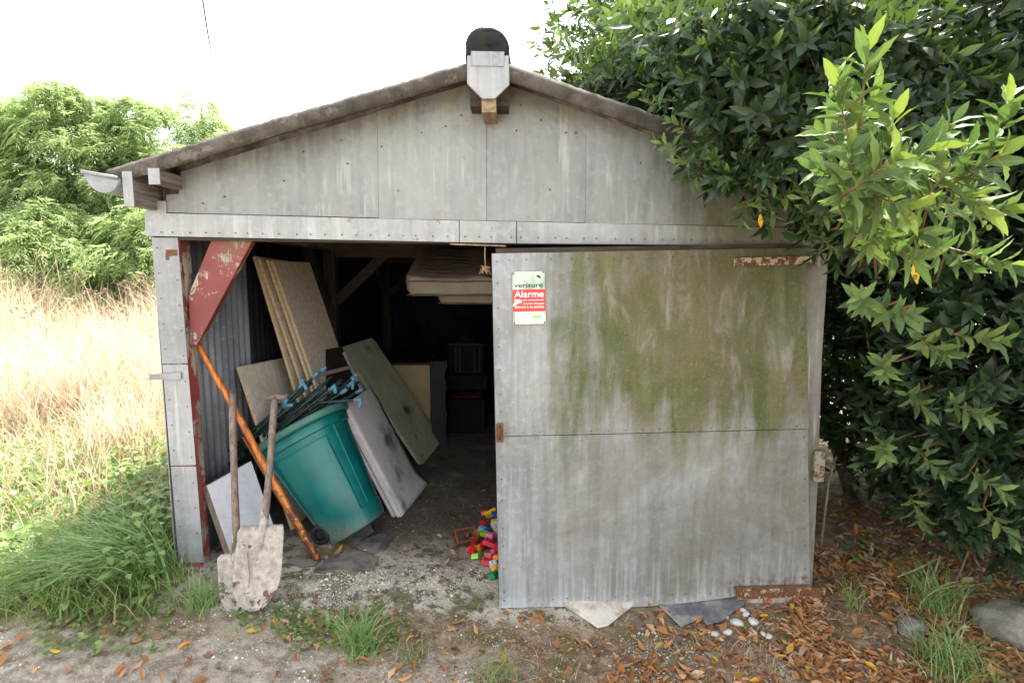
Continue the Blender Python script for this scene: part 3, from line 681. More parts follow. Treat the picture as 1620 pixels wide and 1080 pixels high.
# mauve laminated table top
fA = Vector((-.775,.80,gz(-.775,.8)+.005)); tA = P(541,642,.79)
tt = thing('table_top', fA, 'mauve grey laminated table top with one flared corner leaning beside the bin', 'table top')
T_ = tA-fA; S_ = Vector((.035,.66,.0)); nn = S_.cross(T_).normalized(); nn = nn if nn.x > 0 else -nn
def ttp(u, v):
    # flared foot and rounded far corner
    fl = .14*max(0, (.18-v)/.18)**2
    return fA + S_*u + T_*v + nn*(.010*math.sin(u*math.pi))+ Vector((.45,.0,0))*fl*u
ol = [(0,0),(.35,-.01),(.7,.0),(1.0,.03)] + [(1.0,.2),(1,.5),(1,.8),(.99,.90),(.95,.96),(.85,.995),(.7,1.0),(.35,1.0),(.0,1.0)]
m = MB(); m.grid(lambda u, v: ttp(u*(1-.06*max(0,(v-.85)/.15)**2), v), 10, 26); m.build('face', M['pink'], tt, True, solid=.022)
m = MB(); m.bar(ttp(0,.01)+nn*-.004-S_*.012, ttp(0,.985)+nn*-.004-S_*.012, .016, .030, nn); m.build('edge_band', M['pinkedge'], tt, bevel=.004)
m = MB(); m.grid(lambda u, v: ttp(u, v*.97)-nn*.05, 4, 10); m.build('under_frame', M['pinkedge'], tt, True, solid=.02)
# olive board
fA = Vector((-.80,1.90,gz(-.80,1.9))); tA = P(540,549,1.86)
board('painted_board', fA, tA-fA, Vector((.085,.76,.0)), .03, 'large olive board with rounded corners leaning inside the shed', 'board', M['olive'], None, None, .05)
# cream cabinet and scalloped grey panel
cb = thing('cabinet', (-1.1,3.0,gz(-1.1,3.0)), 'low cream cabinet with a dark top behind the olive board', 'cabinet')
c0 = P(600,574,2.75); c1 = P(680,574,2.75)
MB().box((c0.x-.25,2.75,.06), (c1.x,3.45,c0.z-.02)).build('carcass', M['cream'], cb, bevel=.004)
MB().box((c0.x-.27,2.73,c0.z-.02), (c1.x+.012,3.47,c0.z+.006)).build('top', M['darktop'], cb, bevel=.004)
sc0 = P(681,572,2.55); sc1 = P(707,569,2.55)
pts = [Vector((sc0.x,2.55,.04)), Vector((sc0.x,2.55,sc0.z))]
for k in range(40):
    u = k/39; z_ = sc0.z+.005-(sc0.z-.04)*u; pts.append(Vector((sc1.x - .022*abs(math.sin(u*math.pi*3.2))**.6*(1 if u > .1 else 0), 2.55, z_)))
tag(MB().prism(pts, (0,.018,0)).build('scalloped_panel', M['greyp']), 'upright grey board with a scalloped edge beside the cream cabinet', 'board')
# stack of boxes
def openbox(name, x0, x1, y0, y1, z0, z1, th, mat, label, cat, flare=0.0):
    root = thing(name, ((x0+x1)/2, y0, z0), label, cat)
    MB().prism([(x0,y0,z0),(x1,y0,z0),(x1+flare,y0,z1),(x0-flare,y0,z1)], (0,th,0)).build('front', mat, root)
    MB().prism([(x0,y1,z0),(x1,y1,z0),(x1+flare,y1,z1),(x0-flare,y1,z1)], (0,-th,0)).build('back', mat, root)
    MB().prism([(x0,y0+th,z0),(x0-flare,y0+th,z1),(x0-flare,y1-th,z1),(x0,y1-th,z0)], (th,0,0)).build('side', mat, root)
    MB().prism([(x1,y0+th,z0),(x1+flare,y0+th,z1),(x1+flare,y1-th,z1),(x1,y1-th,z0)], (-th,0,0)).build('side', mat, root)
    MB().box((x0+th,y0+th,z0), (x1-th,y1-th,z0+th)).build('bottom', mat, root)
    return root
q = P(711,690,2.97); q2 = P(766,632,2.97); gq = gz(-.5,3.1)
openbox('cardboard_box', q.x, q2.x, 2.97, 3.4, gq, q2.z, .008, M['card'], 'shade-darkened cardboard box at the bottom of the dark stack', 'box', .005)
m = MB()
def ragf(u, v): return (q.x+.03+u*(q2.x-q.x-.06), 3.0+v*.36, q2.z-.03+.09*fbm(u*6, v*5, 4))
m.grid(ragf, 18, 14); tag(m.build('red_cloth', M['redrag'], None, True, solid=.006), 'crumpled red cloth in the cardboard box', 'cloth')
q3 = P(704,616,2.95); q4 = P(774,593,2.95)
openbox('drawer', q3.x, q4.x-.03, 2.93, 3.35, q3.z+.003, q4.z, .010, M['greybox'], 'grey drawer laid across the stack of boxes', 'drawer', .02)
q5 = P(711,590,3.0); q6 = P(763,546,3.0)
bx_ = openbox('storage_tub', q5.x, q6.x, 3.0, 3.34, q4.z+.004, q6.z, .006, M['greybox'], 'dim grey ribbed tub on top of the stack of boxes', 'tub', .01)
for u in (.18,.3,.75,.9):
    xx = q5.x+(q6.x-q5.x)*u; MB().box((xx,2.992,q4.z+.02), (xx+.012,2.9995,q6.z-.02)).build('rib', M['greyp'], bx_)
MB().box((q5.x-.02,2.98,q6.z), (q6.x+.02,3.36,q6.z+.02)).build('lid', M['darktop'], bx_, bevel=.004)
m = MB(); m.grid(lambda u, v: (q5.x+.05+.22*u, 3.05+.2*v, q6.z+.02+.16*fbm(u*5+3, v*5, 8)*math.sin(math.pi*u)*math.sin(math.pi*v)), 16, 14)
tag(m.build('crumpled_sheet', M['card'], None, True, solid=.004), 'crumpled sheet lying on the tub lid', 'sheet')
# mattresses hung up under the tie beams
M['matt'] = simple('mattress_ticking', (.30,.255,.195), .1, .85, 0, 6); M['mattq'] = simple('mattress_quilting', (.29,.24,.18), .12, .9, 0, 5); M['pipe'] = simple('mattress_piping', (.12,.09,.07), .2, .9)
def mattress(x0, x1, yf, zb, wid, th, tilt, label, quilt=True):
    root = thing('mattress', ((x0+x1)/2, yf, zb), label, 'mattress', 'mattresses slung under the roof')
    o = Vector((0,yf,zb)); dv = Vector((0,math.cos(tilt),math.sin(tilt))); nv = Vector((0,-math.sin(tilt),math.cos(tilt)))
    pr = []; rr = .035
    for cu_, cv_, a0 in ((rr,rr,180),(wid-rr,rr,270),(wid-rr,th-rr,0),(rr,th-rr,90)):
        for k in range(5): a = R(a0+k*22.5); pr.append((cu_+rr*math.cos(a), cv_+rr*math.sin(a)))
    n = len(pr); m = MB()
    def fn(u, v):
        a_, b_ = pr[int(round(u*n)) % n]; e = min(v, 1-v)*(x1-x0); k = 1 if e > .07 else math.sqrt(max(0,1-(1-e/.07)**2))*.25+.75
        bul = .008*math.sin(v*29)+.006*math.sin(v*47+a_*9)
        a2 = wid/2+(a_-wid/2)*k; b2 = th/2+(b_-th/2)*k + bul*(1 if b_ > th*.6 else 0)
        return o + Vector((x0+(x1-x0)*v,0,0)) + dv*a2 + nv*b2
    m.grid(fn, n, 40, True); m.f.append(tuple(range(n))); m.f.append(tuple(reversed(range(39*n, 40*n))))
    bd = m.build('cover', M['matt'], root, True)
    for hh in (.02, th-.025):
        m = MB(); m.tube([o+Vector((x0+.02+(x1-x0-.04)*k/20,0,0)) + dv*(-.002) + nv*(hh+.003*math.sin(k*1.3)) for k in range(21)], .006, 6); m.build('piping', M['pipe'], root, True)
    if quilt:
        for j in range(5):
            m = MB(); m.tube([o+Vector((x0+.03+(x1-x0-.06)*k/40,0,0)) + dv*(.07+j*.12+.028*math.sin(k*.62+j*1.4)) + nv*(th+.006) for k in range(41)], .006, 6); m.build('quilt_line', M['pipe'], root, True)
    return root
ma = P(640,470,1.35); 
mattress(ma.x, 1.2, 1.35, ma.z, .9, .15, R(17), 'thick quilted beige mattress slung under the roof beams')
mattress(P(690,483,1.62).x, 1.3, 1.62, P(690,483,1.62).z, 1.0, .11, R(15), 'thin plain mattress slung just under the thick quilted one', False)
# frayed cord under the lintel
M['rope'] = simple('frayed_twine', (.33,.23,.12), .3, .95, 0, 60)
fr = thing('frayed_cord', P(768,386,.02), 'frayed brown cord knotted under the lintel beside the door', 'cord')
m = MB(); m.tube([P(768,384,.02), P(767,400,.02), P(768,424,.02)], .0035, 6); m.build('string', M['rope'], fr, True)
m = MB()
for k in range(34):
    s0 = P(768,422,.02); a = random.uniform(0, 6.28); L_ = random.uniform(.02,.055); s1 = s0+Vector((math.cos(a)*L_*.7, math.sin(a)*L_*.5, -random.uniform(.0,.04)))
    m.tube([s0, s0.lerp(s1,.5)+Vector((random.uniform(-.01,.01),0,.006)), s1], .0018, 4)
tag(m.build('frayed_end', M['rope'], fr, True), kind='stuff')

# ---- green wheeled bin
t = NT('teal_green_plastic'); nz = t.noise(5, 4, .6); sc_ = t.noise(120, 3, .6)
cbin = t.mix(t.rng(nz, .35, .65), (.001,.100,.094), (.002,.138,.128)); cbin = t.mix(t.math('MULTIPLY', t.rng(sc_, .60, .70), .3), cbin, (.12,.25,.23)); cbin = t.mix(t.math('MULTIPLY', t.rng(t.noise(3.5, 6, .7, loc=(4,4,1)), .56, .74), .16), cbin, (.07,.18,.165)); cbin = t.mix(t.math('MULTIPLY', t.rng(t.xyz()[2], .22, .06), t.rng(sc_, .35, .6)), cbin, (.17,.15,.12)); scr = t.noise(1, 3, .6, map_=(300,300,14), rot=(0,R(-31),0)); cbin = t.mix(t.math('MULTIPLY', t.rng(scr, .66, .72), .3), cbin, (.16,.30,.28))
M['bin'] = t.fin(cbin, t.rng(nz, .3, .7, .30, .42), 0, nz, .06, .01, .5)
M['rim'] = simple('green_plastic_rim', (.055,.17,.135), .15, .5)
ax = Vector((-.50,.16,.85)).normalized(); rt = Vector((1,0,0)); rt = (rt-ax*rt.dot(ax)).normalized(); fr_ = rt.cross(ax); fr_ = fr_ if fr_.y < 0 else -fr_
bc = P(566,836,.50)
H = .76
binr = thing('wheeled_bin', Vector((bc.x, bc.y, gz(bc.x, bc.y))), 'teal green wheeled bin tilted against the leaning boards', 'bin')
def sup(th, a_, b_, n=2.35):
    c, s = math.cos(th), math.sin(th); k = (abs(c)**n+abs(s)**n)**(-1/n); return rt*(c*k*a_) + fr_*(s*k*b_)
levels = [(0,.165,.160),(.012,.186,.181),(.05,.193,.188),(.14,.202,.197),(.150,.197,.192),(.35,.216,.211),(.55,.233,.228),(.72,.246,.241),(.79,.254,.249),(.81,.256,.251),(.86,.264,.259),(.868,.276,.270),(.955,.286,.280)]
m = MB(); nu = 112
def binf(u, v):
    h, a_, b_ = levels[int(round(v*(len(levels)-1)))]; th = u*2*math.pi
    p = sup(th, a_, b_)
    d = abs(((th-math.pi/2+math.pi) % (2*math.pi))-math.pi)
    pan = (.008 if d < .70 else 0) if .15 <= h <= .80 else 0
    return bc + ax*(h*H) + p*(1+pan/p.length)
m.grid(binf, nu, len(levels), True); m.f.append(tuple(range(nu)))
m.build('body', M['bin'], binr, True, solid=.005).data.set_sharp_from_angle(angle=R(24))
for th in (math.pi/2-.98, math.pi/2+.98):
    m = MB(); m.bar(bc+ax*(.16*H)+sup(th,.200,.195), bc+ax*(.86*H)+sup(th,.266,.261), .010, .014, sup(th,1,1)); m.build('rib', M['bin'], binr, bevel=.003)
prof = [(.955,.282),(.940,.294),(.955,.308),(.99,.309),(1.0,.302),(1.0,.276),(.985,.270)]
m = MB()
def rimf(u, v):
    h, r_ = prof[int(round(v*(len(prof)-1)))]; return bc + ax*(h*H) + sup(u*2*math.pi, r_, r_-.005)
m.grid(rimf, 56, len(prof), True); m.build('rim', M['rim'], binr, True, solid=.004)
def wheel(c, axis_, r_, name, par):
    a_ = Vector(axis_).normalized(); e1 = a_.cross(Vector((0,0,1))).normalized(); e2 = a_.cross(e1)
    wl = MB(); pr_ = [(.62,-.018),(.9,-.024),(1.0,-.014),(1.0,.014),(.9,.024),(.62,.018)]
    wl.grid(lambda u, v: c + a_*pr_[int(round(v*5))][1] + (e1*math.cos(u*6.2832)+e2*math.sin(u*6.2832))*r_*pr_[int(round(v*5))][0], 24, 6, True)
    wo_ = wl.build(name, M['black'], par, True)
    sp_ = MB()
    for k in range(12):
        d = e1*math.cos(k*math.pi/6)+e2*math.sin(k*math.pi/6); sp_.bar(c+d*r_*.12, c+d*r_*.66, .008, .028, a_)
    sp_.tube([c-a_*.025, c+a_*.025], r_*.2, 10); sp_.build('spokes', M['black'], wo_)
wc = P(509,858,.36); wc.z = gz(wc.x, wc.y)+.062
wheel(wc, (.25,1,.05), .064, 'wheel', binr)
wc2 = wc + Vector((.06,.36,.0)); wheel(wc2, (.25,1,.05), .064, 'wheel', binr)
m = MB(); m.tube([wc, wc2], .009, 8); m.build('axle', M['rust2'], binr)
m = MB(); m.bar(bc+sup(0,.15,.15)*.6+ax*-.012, bc+sup(math.pi,.15,.15)*.8+ax*-.02, .12, .05, fr_); m.build('foot', M['black'], binr, bevel=.006)

# ---- bundle of plastic-coated poles with blue joints
M['pole'] = simple('dark_green_tube', (.012,.035,.033), .3, .4, 0, 8); M['joint'] = simple('light_blue_plastic', (.075,.20,.29), .2, .5, 0, 12)
ends = [(512,583,.62,0),(500,592,.58,0),(478,608,.50,1),(493,606,.62,2),(524,596,.66,2),(540,600,.72,2),(527,612,.60,1),(556,606,.74,1),(562,594,.80,0),(568,604,.84,2),(545,618,.66,0),(570,617,.78,0),(452,634,.46,3),(568,632,.60,1),(548,628,.72,2),(506,618,.54,2),(534,606,.80,0),(517,604,.70,2)]
jl = {0:'open blue sleeve end',1:'blue elbow joint',2:'bare end',3:'blue cross joint'}
ords = ('first','second','third','fourth','fifth','sixth','seventh','eighth')
def ordinal(k):
    same = sorted([e_[0] for i_, e_ in enumerate(ends) if e_[3] == ends[k][3] and i_ not in (12, 13)]); return ords[same.index(ends[k][0])] if ends[k][0] in same else 'lone'
for k_ in range(len(ends)): ends[k_] = (ends[k_][0]+k_*.01,)+ends[k_][1:]
for k, (ex_, ey, eY, jt) in enumerate(ends):
    e = P(ex_, ey, eY); s = P(342+random.uniform(-20,30), 752+random.uniform(-24,14), .50+.02*k+random.uniform(-.03,.03))
    if k == 13: s = P(430,640,.62)
    d = (e-s).normalized(); s = e - d*min((e-s).length, random.uniform(.95,1.2))
    root = thing('garden_pole', s, 'dark green garden pole ending in %s, %s such from the left' % ({0:'a blue sleeve',1:'a blue tee',2:'a bare tip',3:'a blue cross'}[jt], ordinal(k)), 'pole', 'poles bundled across the bin: ' + jl[jt])
    if k == 13: root['label'] = 'dark green garden pole sticking out lowest to the right, with a blue elbow'; root['group'] = 'poles bundled across the bin'
    if k == 12: root['label'] = 'dark green garden pole ending in a blue cross joint, leftmost over the bin'; root['group'] = 'poles bundled across the bin'
    m = MB(); m.tube([s, s.lerp(e,.5)+Vector((0,0,-.006)), e], .0095, 10); m.build('tube', M['pole'], root, True)
    if jt != 2:
        m = MB(); m.tube([e-d*.035, e+d*.02], .0125, 10)
        if jt == 1:
            ang = random.uniform(-.4,.9); lat = Vector((math.sin(ang)*.8, -.3, -math.cos(ang))).normalized()
            m.tube([e+d*.012-lat*.006, e+d*.014+lat*.05], .0115, 10)
            if k in (2, 7): m.tube([e+d*.012, e+d*.012-lat*.04], .0115, 10)
        if jt == 3:
            lat = Vector((.25,-.2,1)).normalized(); m.tube([e-lat*.05, e+lat*.05], .0115, 10); m.tube([e-d*.05, e+Vector((.05,-.02,-.02))], .0115, 10)
        m.build('joint', M['joint'], root, True)

# ---- poles and shovels leaning at the front
t = NT('orange_varnished_pole'); nz = t.noise(1, 5, .6, map_=(40,40,9)); n2 = t.noise(26, 4, .65, loc=(1,2,3)); x, y, z = t.xyz()
co_ = t.mix(t.rng(nz, .32, .62), (.26,.055,.012), (.62,.19,.025)); co_ = t.mix(t.rng(t.math('ADD', n2, t.rng(z, .75, .0, -.12, .13)), .53, .58), co_, (.13,.045,.02))
M['orange'] = t.fin(co_, .38, 0, n2, .3, .002)
p0 = P(503,889,.14); p0.z = gz(p0.x, p0.y)+.008; p1 = P(313,543,.135)
op = thing('orange_pole', p0, 'long orange varnished pole leaning across the front of the bin', 'pole')
m = MB(); n_ = 24
m.tube([p0.lerp(p1, k/n_) + Vector((math.sin(k*.5)*.003,0,math.cos(k*.7)*.002)) for k in range(n_+1)], [.0205 - .004*k/n_ + (.0018 if k % 5 == 0 else 0) for k in range(n_+1)], 12); m.build('shaft', M['orange'], op, True)
r0 = P(499,890,.17); r0.z = gz(r0.x, r0.y)+.004; r1 = P(386,690,.16)
rb = MB(); rb.bar(r0, r1, .016, .026, (0,1,.2)); tag(rb.build('rusty_bar', M['rust2'], None, False, .003), 'dark rusty iron bar lying close under the orange pole', 'bar')
t = NT('mortar_caked_steel'); nz = t.noise(60, 5, .72); n2 = t.noise(24, 4, .65, loc=(3,1,2)); n3 = t.noise(9, 5, .7, loc=(1,8,1)); zz_ = t.xyz()[2]
cm = t.mix(t.rng(n2, .35, .65), (.27,.23,.19), (.42,.375,.325)); strk = t.noise(1, 4, .6, map_=(90,90,7), loc=(2,5,1)); cm = t.mix(t.math('MULTIPLY', t.rng(strk, .52, .66), .4), cm, (.47,.43,.385))
cm = t.mix(t.math('MULTIPLY', t.rng(nz, .60, .66), .8), cm, (.14,.085,.06)); cm = t.mix(t.rng(t.math('ADD', n3, t.rng(zz_, .20, .03, 0, .11)), .60, .63), cm, (.115,.062,.045))
M['blade'] = t.fin(cm, .8, .05, nz, .6, .004)
M['shaft'] = oldwood('worn_ash_handle', (.10,.066,.05), (.25,.18,.14), (60,60,5))
def shovel(name, tip, top, face, bl, bw, label, tee, pointed=.45):
    tip = Vector(tip); top = Vector(top); ax_ = (top-tip).normalized(); f = Vector(face); f = (f-ax_*f.dot(ax_)).normalized(); lt = ax_.cross(f)
    root = thing(name, tip, label, 'shovel', 'shovels leaning in the doorway')
    b = MB()
    def fn(u, v):
        s = v; q_ = (u-.5)*2
        wv = bw*(math.sqrt(max(.0016, 1-(1-min(1, s/pointed))**2)))*(1-.06*s)
        sh = 1.0 if s < .93 else 1-(s-.93)/.07*.10
        dish = .028*(q_*q_) + .014*math.sin(s*math.pi)*-1 - .012*math.exp(-(q_/.10)**2)*max(0, s-.45)*-2.2
        if s > .93: dish += .02*(s-.93)/.07*-1
        return tip + ax_*(s*bl) + lt*(q_*wv*sh) + f*(dish+.012)
    b.grid(fn, 25, 26); b.build('blade', M['blade'], root, True, solid=.0035)
    s0 = tip+ax_*(bl*.92)-f*.004
    b = MB(); b.tube([tip+ax_*(bl*.72)+f*.012, s0+f*.008, tip+ax_*(bl+.11)], [.006,.022,.021], 12); b.build('socket', M['blade'], root, True)
    b = MB(); e = top; L_ = (e-s0).length
    b.tube([s0.lerp(e, k/10)+lt*.008*math.sin(k/10*math.pi*1.3)+f*.02*math.sin(k/10*math.pi) for k in range(11)], [.0185+.001*math.sin(k) for k in range(11)], 12)
    b.build('handle', M['shaft'], root, True)
    if tee:
        b = MB(); b.tube([top-lt*.055+Vector((0,0,-.006)), top-lt*.02, top+lt*.02, top+lt*.06], [.013,.018,.018,.012], 10); b.build('grip', M['shaft'], root, True)
    return root
t2 = G(411,962)+Vector((0,-.05,.02))
shovel('shovel', t2, P(437,628,.16), (.10,-1,.25), .41, .122, 'mortar-caked shovel with a T-shaped grip, in front of the other shovel', True)
t1 = G(371,970)+Vector((0,.03,.0))
shovel('shovel', t1, P(370,618,.10), (-.2,-1,.25), .28, .092, 'shovel with a plain straight handle, half hidden behind the other shovel', False, .6)

# ---- slates on the floor and tiles under the door
M['slate'] = simple('dark_slate', (.085,.083,.088), .35, .7, 0, 12, dirt=(.21,.18,.145), dirtamt=.75); M['slate2'] = simple('grey_slate', (.13,.13,.138), .3, .7, 0, 14, dirt=(.30,.27,.24), dirtamt=.55); M['tile'] = simple('cream_tile', (.62,.57,.48), .10, .45, 0, 8, dirt=(.33,.27,.20), dirtamt=.42)
def flat(name, px, th, mat, label, cat, lift=.006, slope=None):
    if cat == 'slate':
        q2_ = []
        for i_, (x_, y_) in enumerate(px):
            x2_, y2_ = px[(i_+1) % len(px)]
            for k_ in range(5): q2_.append((x_+(x2_-x_)*k_/5+(random.uniform(-1.6,1.6) if k_ else 0), y_+(y2_-y_)*k_/5+(random.uniform(-1.1,1.1) if k_ else 0)))
        px = q2_
    pts = [G(x, y) for x, y in px]; zz = max(p.z for p in pts)
    c = sum(pts, Vector())/len(pts); dz = gsmooth(c.x, c.y)
    pts = [Vector((p.x, p.y, float(gsmooth(p.x, p.y))+lift+th)) for p in pts]
    return tag(MB().prism(pts, (0,0,-th)).build(name, mat, None, False, .0015), label, cat)
flat('slate', ((495,907),(520,886),(560,872),(598,884),(592,903),(560,909),(545,906)), .008, M['slate'], 'broken dark slate lying at the foot of the orange pole', 'slate', .012)
flat('slate', ((452,892),(470,880),(505,884),(500,897),(475,899)), .006, M['slate'], 'small dark slate half under the shovels and rusty bar', 'slate', .008)
flat('slate', ((556,868),(600,846),(622,848),(612,868),(590,878)), .006, M['slate'], 'large dark slate lying under the edge of the bin', 'slate', .008)
flat('floor_tile', ((893,962),(905,940),(1000,940),(1001,962),(962,994),(946,997)), .012, M['tile'], 'pale cream tile corner poking out under the door', 'tile', .004)
flat('slate', ((1042,962),(1052,945),(1105,945),(1117,976),(1078,996)), .007, M['slate2'], 'chipped grey slate under the door, beside the cream tile', 'slate', .010)
flat('slate', ((1092,958),(1110,942),(1195,940),(1180,958),(1140,990),(1118,994)), .007, M['slate2'], 'grey slate under the lower hinge, with a leaf on it', 'slate', .018)
# ---- pebbles and stones
def rock(name, c, r_, mat, seed, label=None, cat=None, group=None, sq=(1,1,.7), det=3, rough=.25, fr=2.0):
    bm = bmesh.new(); bmesh.ops.create_icosphere(bm, subdivisions=det, radius=1)
    for v in bm.verts:
        k = 1+rough*(fbm(v.co.x*fr+seed*3, v.co.y*fr+v.co.z*fr*1.3, seed)-.5)*2
        v.co = Vector((v.co.x*sq[0], v.co.y*sq[1], v.co.z*sq[2]))*k*r_
    me = bpy.data.meshes.new(name); bm.to_mesh(me); bm.free(); me.materials.append(mat)
    me.polygons.foreach_set('use_smooth', [True]*len(me.polygons))
    o = bpy.data.objects.new(name, me); C.objects.link(o); o.location = c; o.rotation_euler = (0,0,seed*2.1)
    return tag(o, label, cat, group)
M['pebble'] = simple('white_pebble', (.55,.53,.49), .2, .5, 0, 12); M['stone'] = simple('grey_field_stone', (.22,.20,.17), .3, .9, 0, 14, bstr=.6, bdist=.01, dirt=(.12,.10,.06), dirtamt=.3)
for k, (x, y, s_) in enumerate(((1166,986,9),(1192,984,8),(1151,1001,8),(1131,1004,6),(1190,1001,7),(1180,972,6),(1175,966,5),(1207,1003,5),(1216,1008,6),(1147,976,5),(1120,1000,4),(1105,947,5),(1140,1012,4))):
    p = G(x, y); dist = (p-CAM).length
    rock('white_pebble', p+Vector((0,0,.006)), s_/FPX*dist*.82, M['pebble'], k+1.3, 'white pebble in the small scatter below the lower door hinge', 'pebble', 'white pebbles below the lower hinge', (1.2,.85,.65), 3, .32)
p = G(1592,1012); rock('field_stone', p+Vector((.07,.03,.06)), .15, M['stone'], 5.5, 'rough grey brown stone at the right edge of the leaf litter', 'stone', None, (1.2,.95,.78), 3, .34, 1.15)
M['stump'] = oldwood('weathered_stump', (.09,.075,.07), (.30,.27,.25), (40,40,6))
p = G(1442,1000); st = MB()
st.grid(lambda u, v: (p.x+math.cos(u*6.2832)*(.055+.014*fbm(u*9,v*3,2))*(1 if v < .8 else .75), p.y+math.sin(u*6.2832)*(.05+.014*fbm(u*9,v*3,2))*(1 if v < .8 else .75), p.z-.02+v*.085+.02*fbm(u*8,1.0,3)), 28, 8, True)
st.f.append(tuple(range(7*28, 8*28))); tag(st.build('tree_stump', M['stump'], None, True), 'small weathered grey stump half buried in orange leaves', 'stump')

# ---- toy bricks and their crate
cols = {'red':(.55,.02,.025),'yellow':(.75,.42,.01),'green':(.01,.24,.09),'blue':(.02,.08,.40),'light blue':(.10,.35,.66),'orange':(.75,.20,.02),'lime':(.30,.50,.04),'pink':(.70,.16,.35),'white':(.7,.7,.68)}
bm_ = {c: simple('toy_brick_'+c.replace(' ','_'), v, .12, .3, 0, 20, bstr=.03) for c, v in cols.items()}
def brickmesh(nx_, ny_, h):
    u = .022; mb = MB(); mb.box((-nx_*u/2,-ny_*u/2,0),(nx_*u/2,ny_*u/2,h))
    for i in range(nx_):
        for j in range(ny_):
            c = Vector(((i-nx_/2+.5)*u,(j-ny_/2+.5)*u,h)); mb.tube([c-Vector((0,0,.001)), c+Vector((0,0,.006))], .0075, 8)
    return mb
pos = []; cnames = list(cols); protos = {}
heap = [(752,862,'red',2,4),(764,868,'red',2,4),(775,868,'red',4,4),(778,880,'pink',2,2),(783,888,'red',2,4),(781,914,'green',2,2),(779,818,'yellow',4,4),(783,822,'blue',2,2),(768,815,'red',2,2),(765,836,'red',2,4),(756,846,'orange',2,2),(770,850,'yellow',2,2),(782,858,'light blue',2,4),(773,858,'green',2,4),(776,862,'pink',2,2),(760,880,'green',2,2),(753,885,'lime',2,2),(766,892,'red',2,4),(772,886,'red',2,2),(785,905,'yellow',2,2),(780,897,'white',2,2),(742,875,'orange',2,2),(747,879,'red',2,2),(784,838,'white',2,4),(786,848,'yellow',2,2),(766,853,'lime',2,2),(763,846,'light blue',2,2),(787,865,'light blue',2,2),(770,842,'blue',2,2),(788,828,'yellow',2,4),(786,880,'red',2,4),(788,893,'orange',2,2),(757,872,'yellow',2,2)]
for k in range(22): heap.append((790+random.uniform(0,55), 815+random.uniform(0,75), random.choice(cnames), 2, random.choice((2,4))))
for k, (px, py, c, a_, b_) in enumerate(heap):
    p = G(px, py); key = (c, a_, b_)
    if key not in protos:
        protos[key] = brickmesh(a_, b_, .026).build('toy_brick', bm_[c], None, False)
        o = protos[key]; first = True
    else:
        o = protos[key].copy(); C.objects.link(o)
    hgt = .006
    for q_ in pos:
        if (q_.xy-p.xy).length < .045: hgt = max(hgt, q_.z-gz(q_.x,q_.y)+.022)
    pos.append(Vector((p.x, p.y, gz(p.x,p.y)+min(hgt,.10))))
    o.location = pos[-1]
    o.rotation_euler = (random.uniform(-.5,.5) if k % 3 else 1.2, random.uniform(-.5,.5), random.uniform(0,6.28))
    size = {(2,2):'small square', (2,4):'oblong', (4,4):'large square'}[(a_,b_)]
    tag(o, '%s %s toy brick in the heap beside the door' % (size, c), 'toy brick', '%s %s toy bricks in the heap' % (size, c))
tag([o for o in bpy.data.objects if o.name.startswith('toy_brick')][5], 'green toy brick lying foremost of the heap, by the door edge', 'toy brick', 'toy bricks in the heap')
M['crate'] = simple('brown_plastic', (.16,.065,.032), .2, .5, 0, 20)
p = G(738,866); cr = thing('toy_crate', p, 'small brown plastic crate with open sides beside the toy bricks', 'crate')
rot = Matrix.Rotation(R(24),3,'Z') @ Matrix.Rotation(R(-52),3,'X'); 
def cp(x, y, z): return p + Vector((0,.02,.022)) + rot @ Vector((x*1.0, y*1.0, z*1.0))
for nm, segs in (('front',(((-.065,-.03,0),(.065,-.03,0)),((-.065,-.03,.085),(.065,-.03,.085)),((-.065,-.03,0),(-.065,-.03,.085)),((.065,-.03,0),(.065,-.03,.085)))),
                 ('back',(((-.065,.03,0),(.065,.03,0)),((-.065,.03,.085),(.065,.03,.085)),((-.065,.03,0),(-.065,.03,.085)),((.065,.03,0),(.065,.03,.085)))),
                 ('side',(((-.065,-.03,0),(-.065,.03,0)),((-.065,-.03,.085),(-.065,.03,.085)),((-.065,-.03,.04),(-.065,.03,.04)))),
                 ('side',(((.065,-.03,0),(.065,.03,0)),((.065,-.03,.085),(.065,.03,.085)),((.065,-.03,.04),(.065,.03,.04))))):
    m = MB()
    for a_, b_ in segs: m.bar(cp(*a_), cp(*b_), .011, .011)
    m.build(nm, M['crate'], cr)
m = MB(); m.bar(cp(-.065,0,0), cp(.065,0,0), .05, .006, rot @ Vector((0,0,1))); m.build('base', M['crate'], cr)
# ---- cane by the right jamb, twig, loose cable overhead
M['cane'] = oldwood('dry_cane', (.20,.16,.09), (.42,.36,.22), (60,60,8))
cn = thing('bamboo_cane', P(1303,800,.5), 'thin dry cane standing in the dark beside the shed corner', 'cane')
m = MB(); c0 = P(1302,806,.5); c0.z = gz(c0.x,c0.y); m.tube([c0, P(1312,755,.5), P(1323,722,.5)], [.008,.007,.006], 8); m.build('stalk', M['cane'], cn, True)
for (a_, b_) in (((1310,735),(1332,734)),((1308,752),(1326,752))):
    m = MB(); m.tube([P(*a_,.49), P(*b_,.49)], .003, 5); m.build('wire', M['cane'], cn)
m = MB(); t0 = G(1470,925); m.tube([t0, P(1482,896,t0.y+.02), P(1487,878,t0.y+.03)], [.007,.006,.005], 7); m.tube([P(1484,882,t0.y+.02), P(1455,898,t0.y-.02), P(1420,912,t0.y-.05)], [.005,.005,.003], 7)
tag(m.build('broken_twig', M['cane'], None, True), 'broken forked twig sticking up from the leaf litter', 'twig')
m = MB(); m.tube([P(1238,1035,-.5), P(1243,1062,-.55)], [.011,.014], 8)
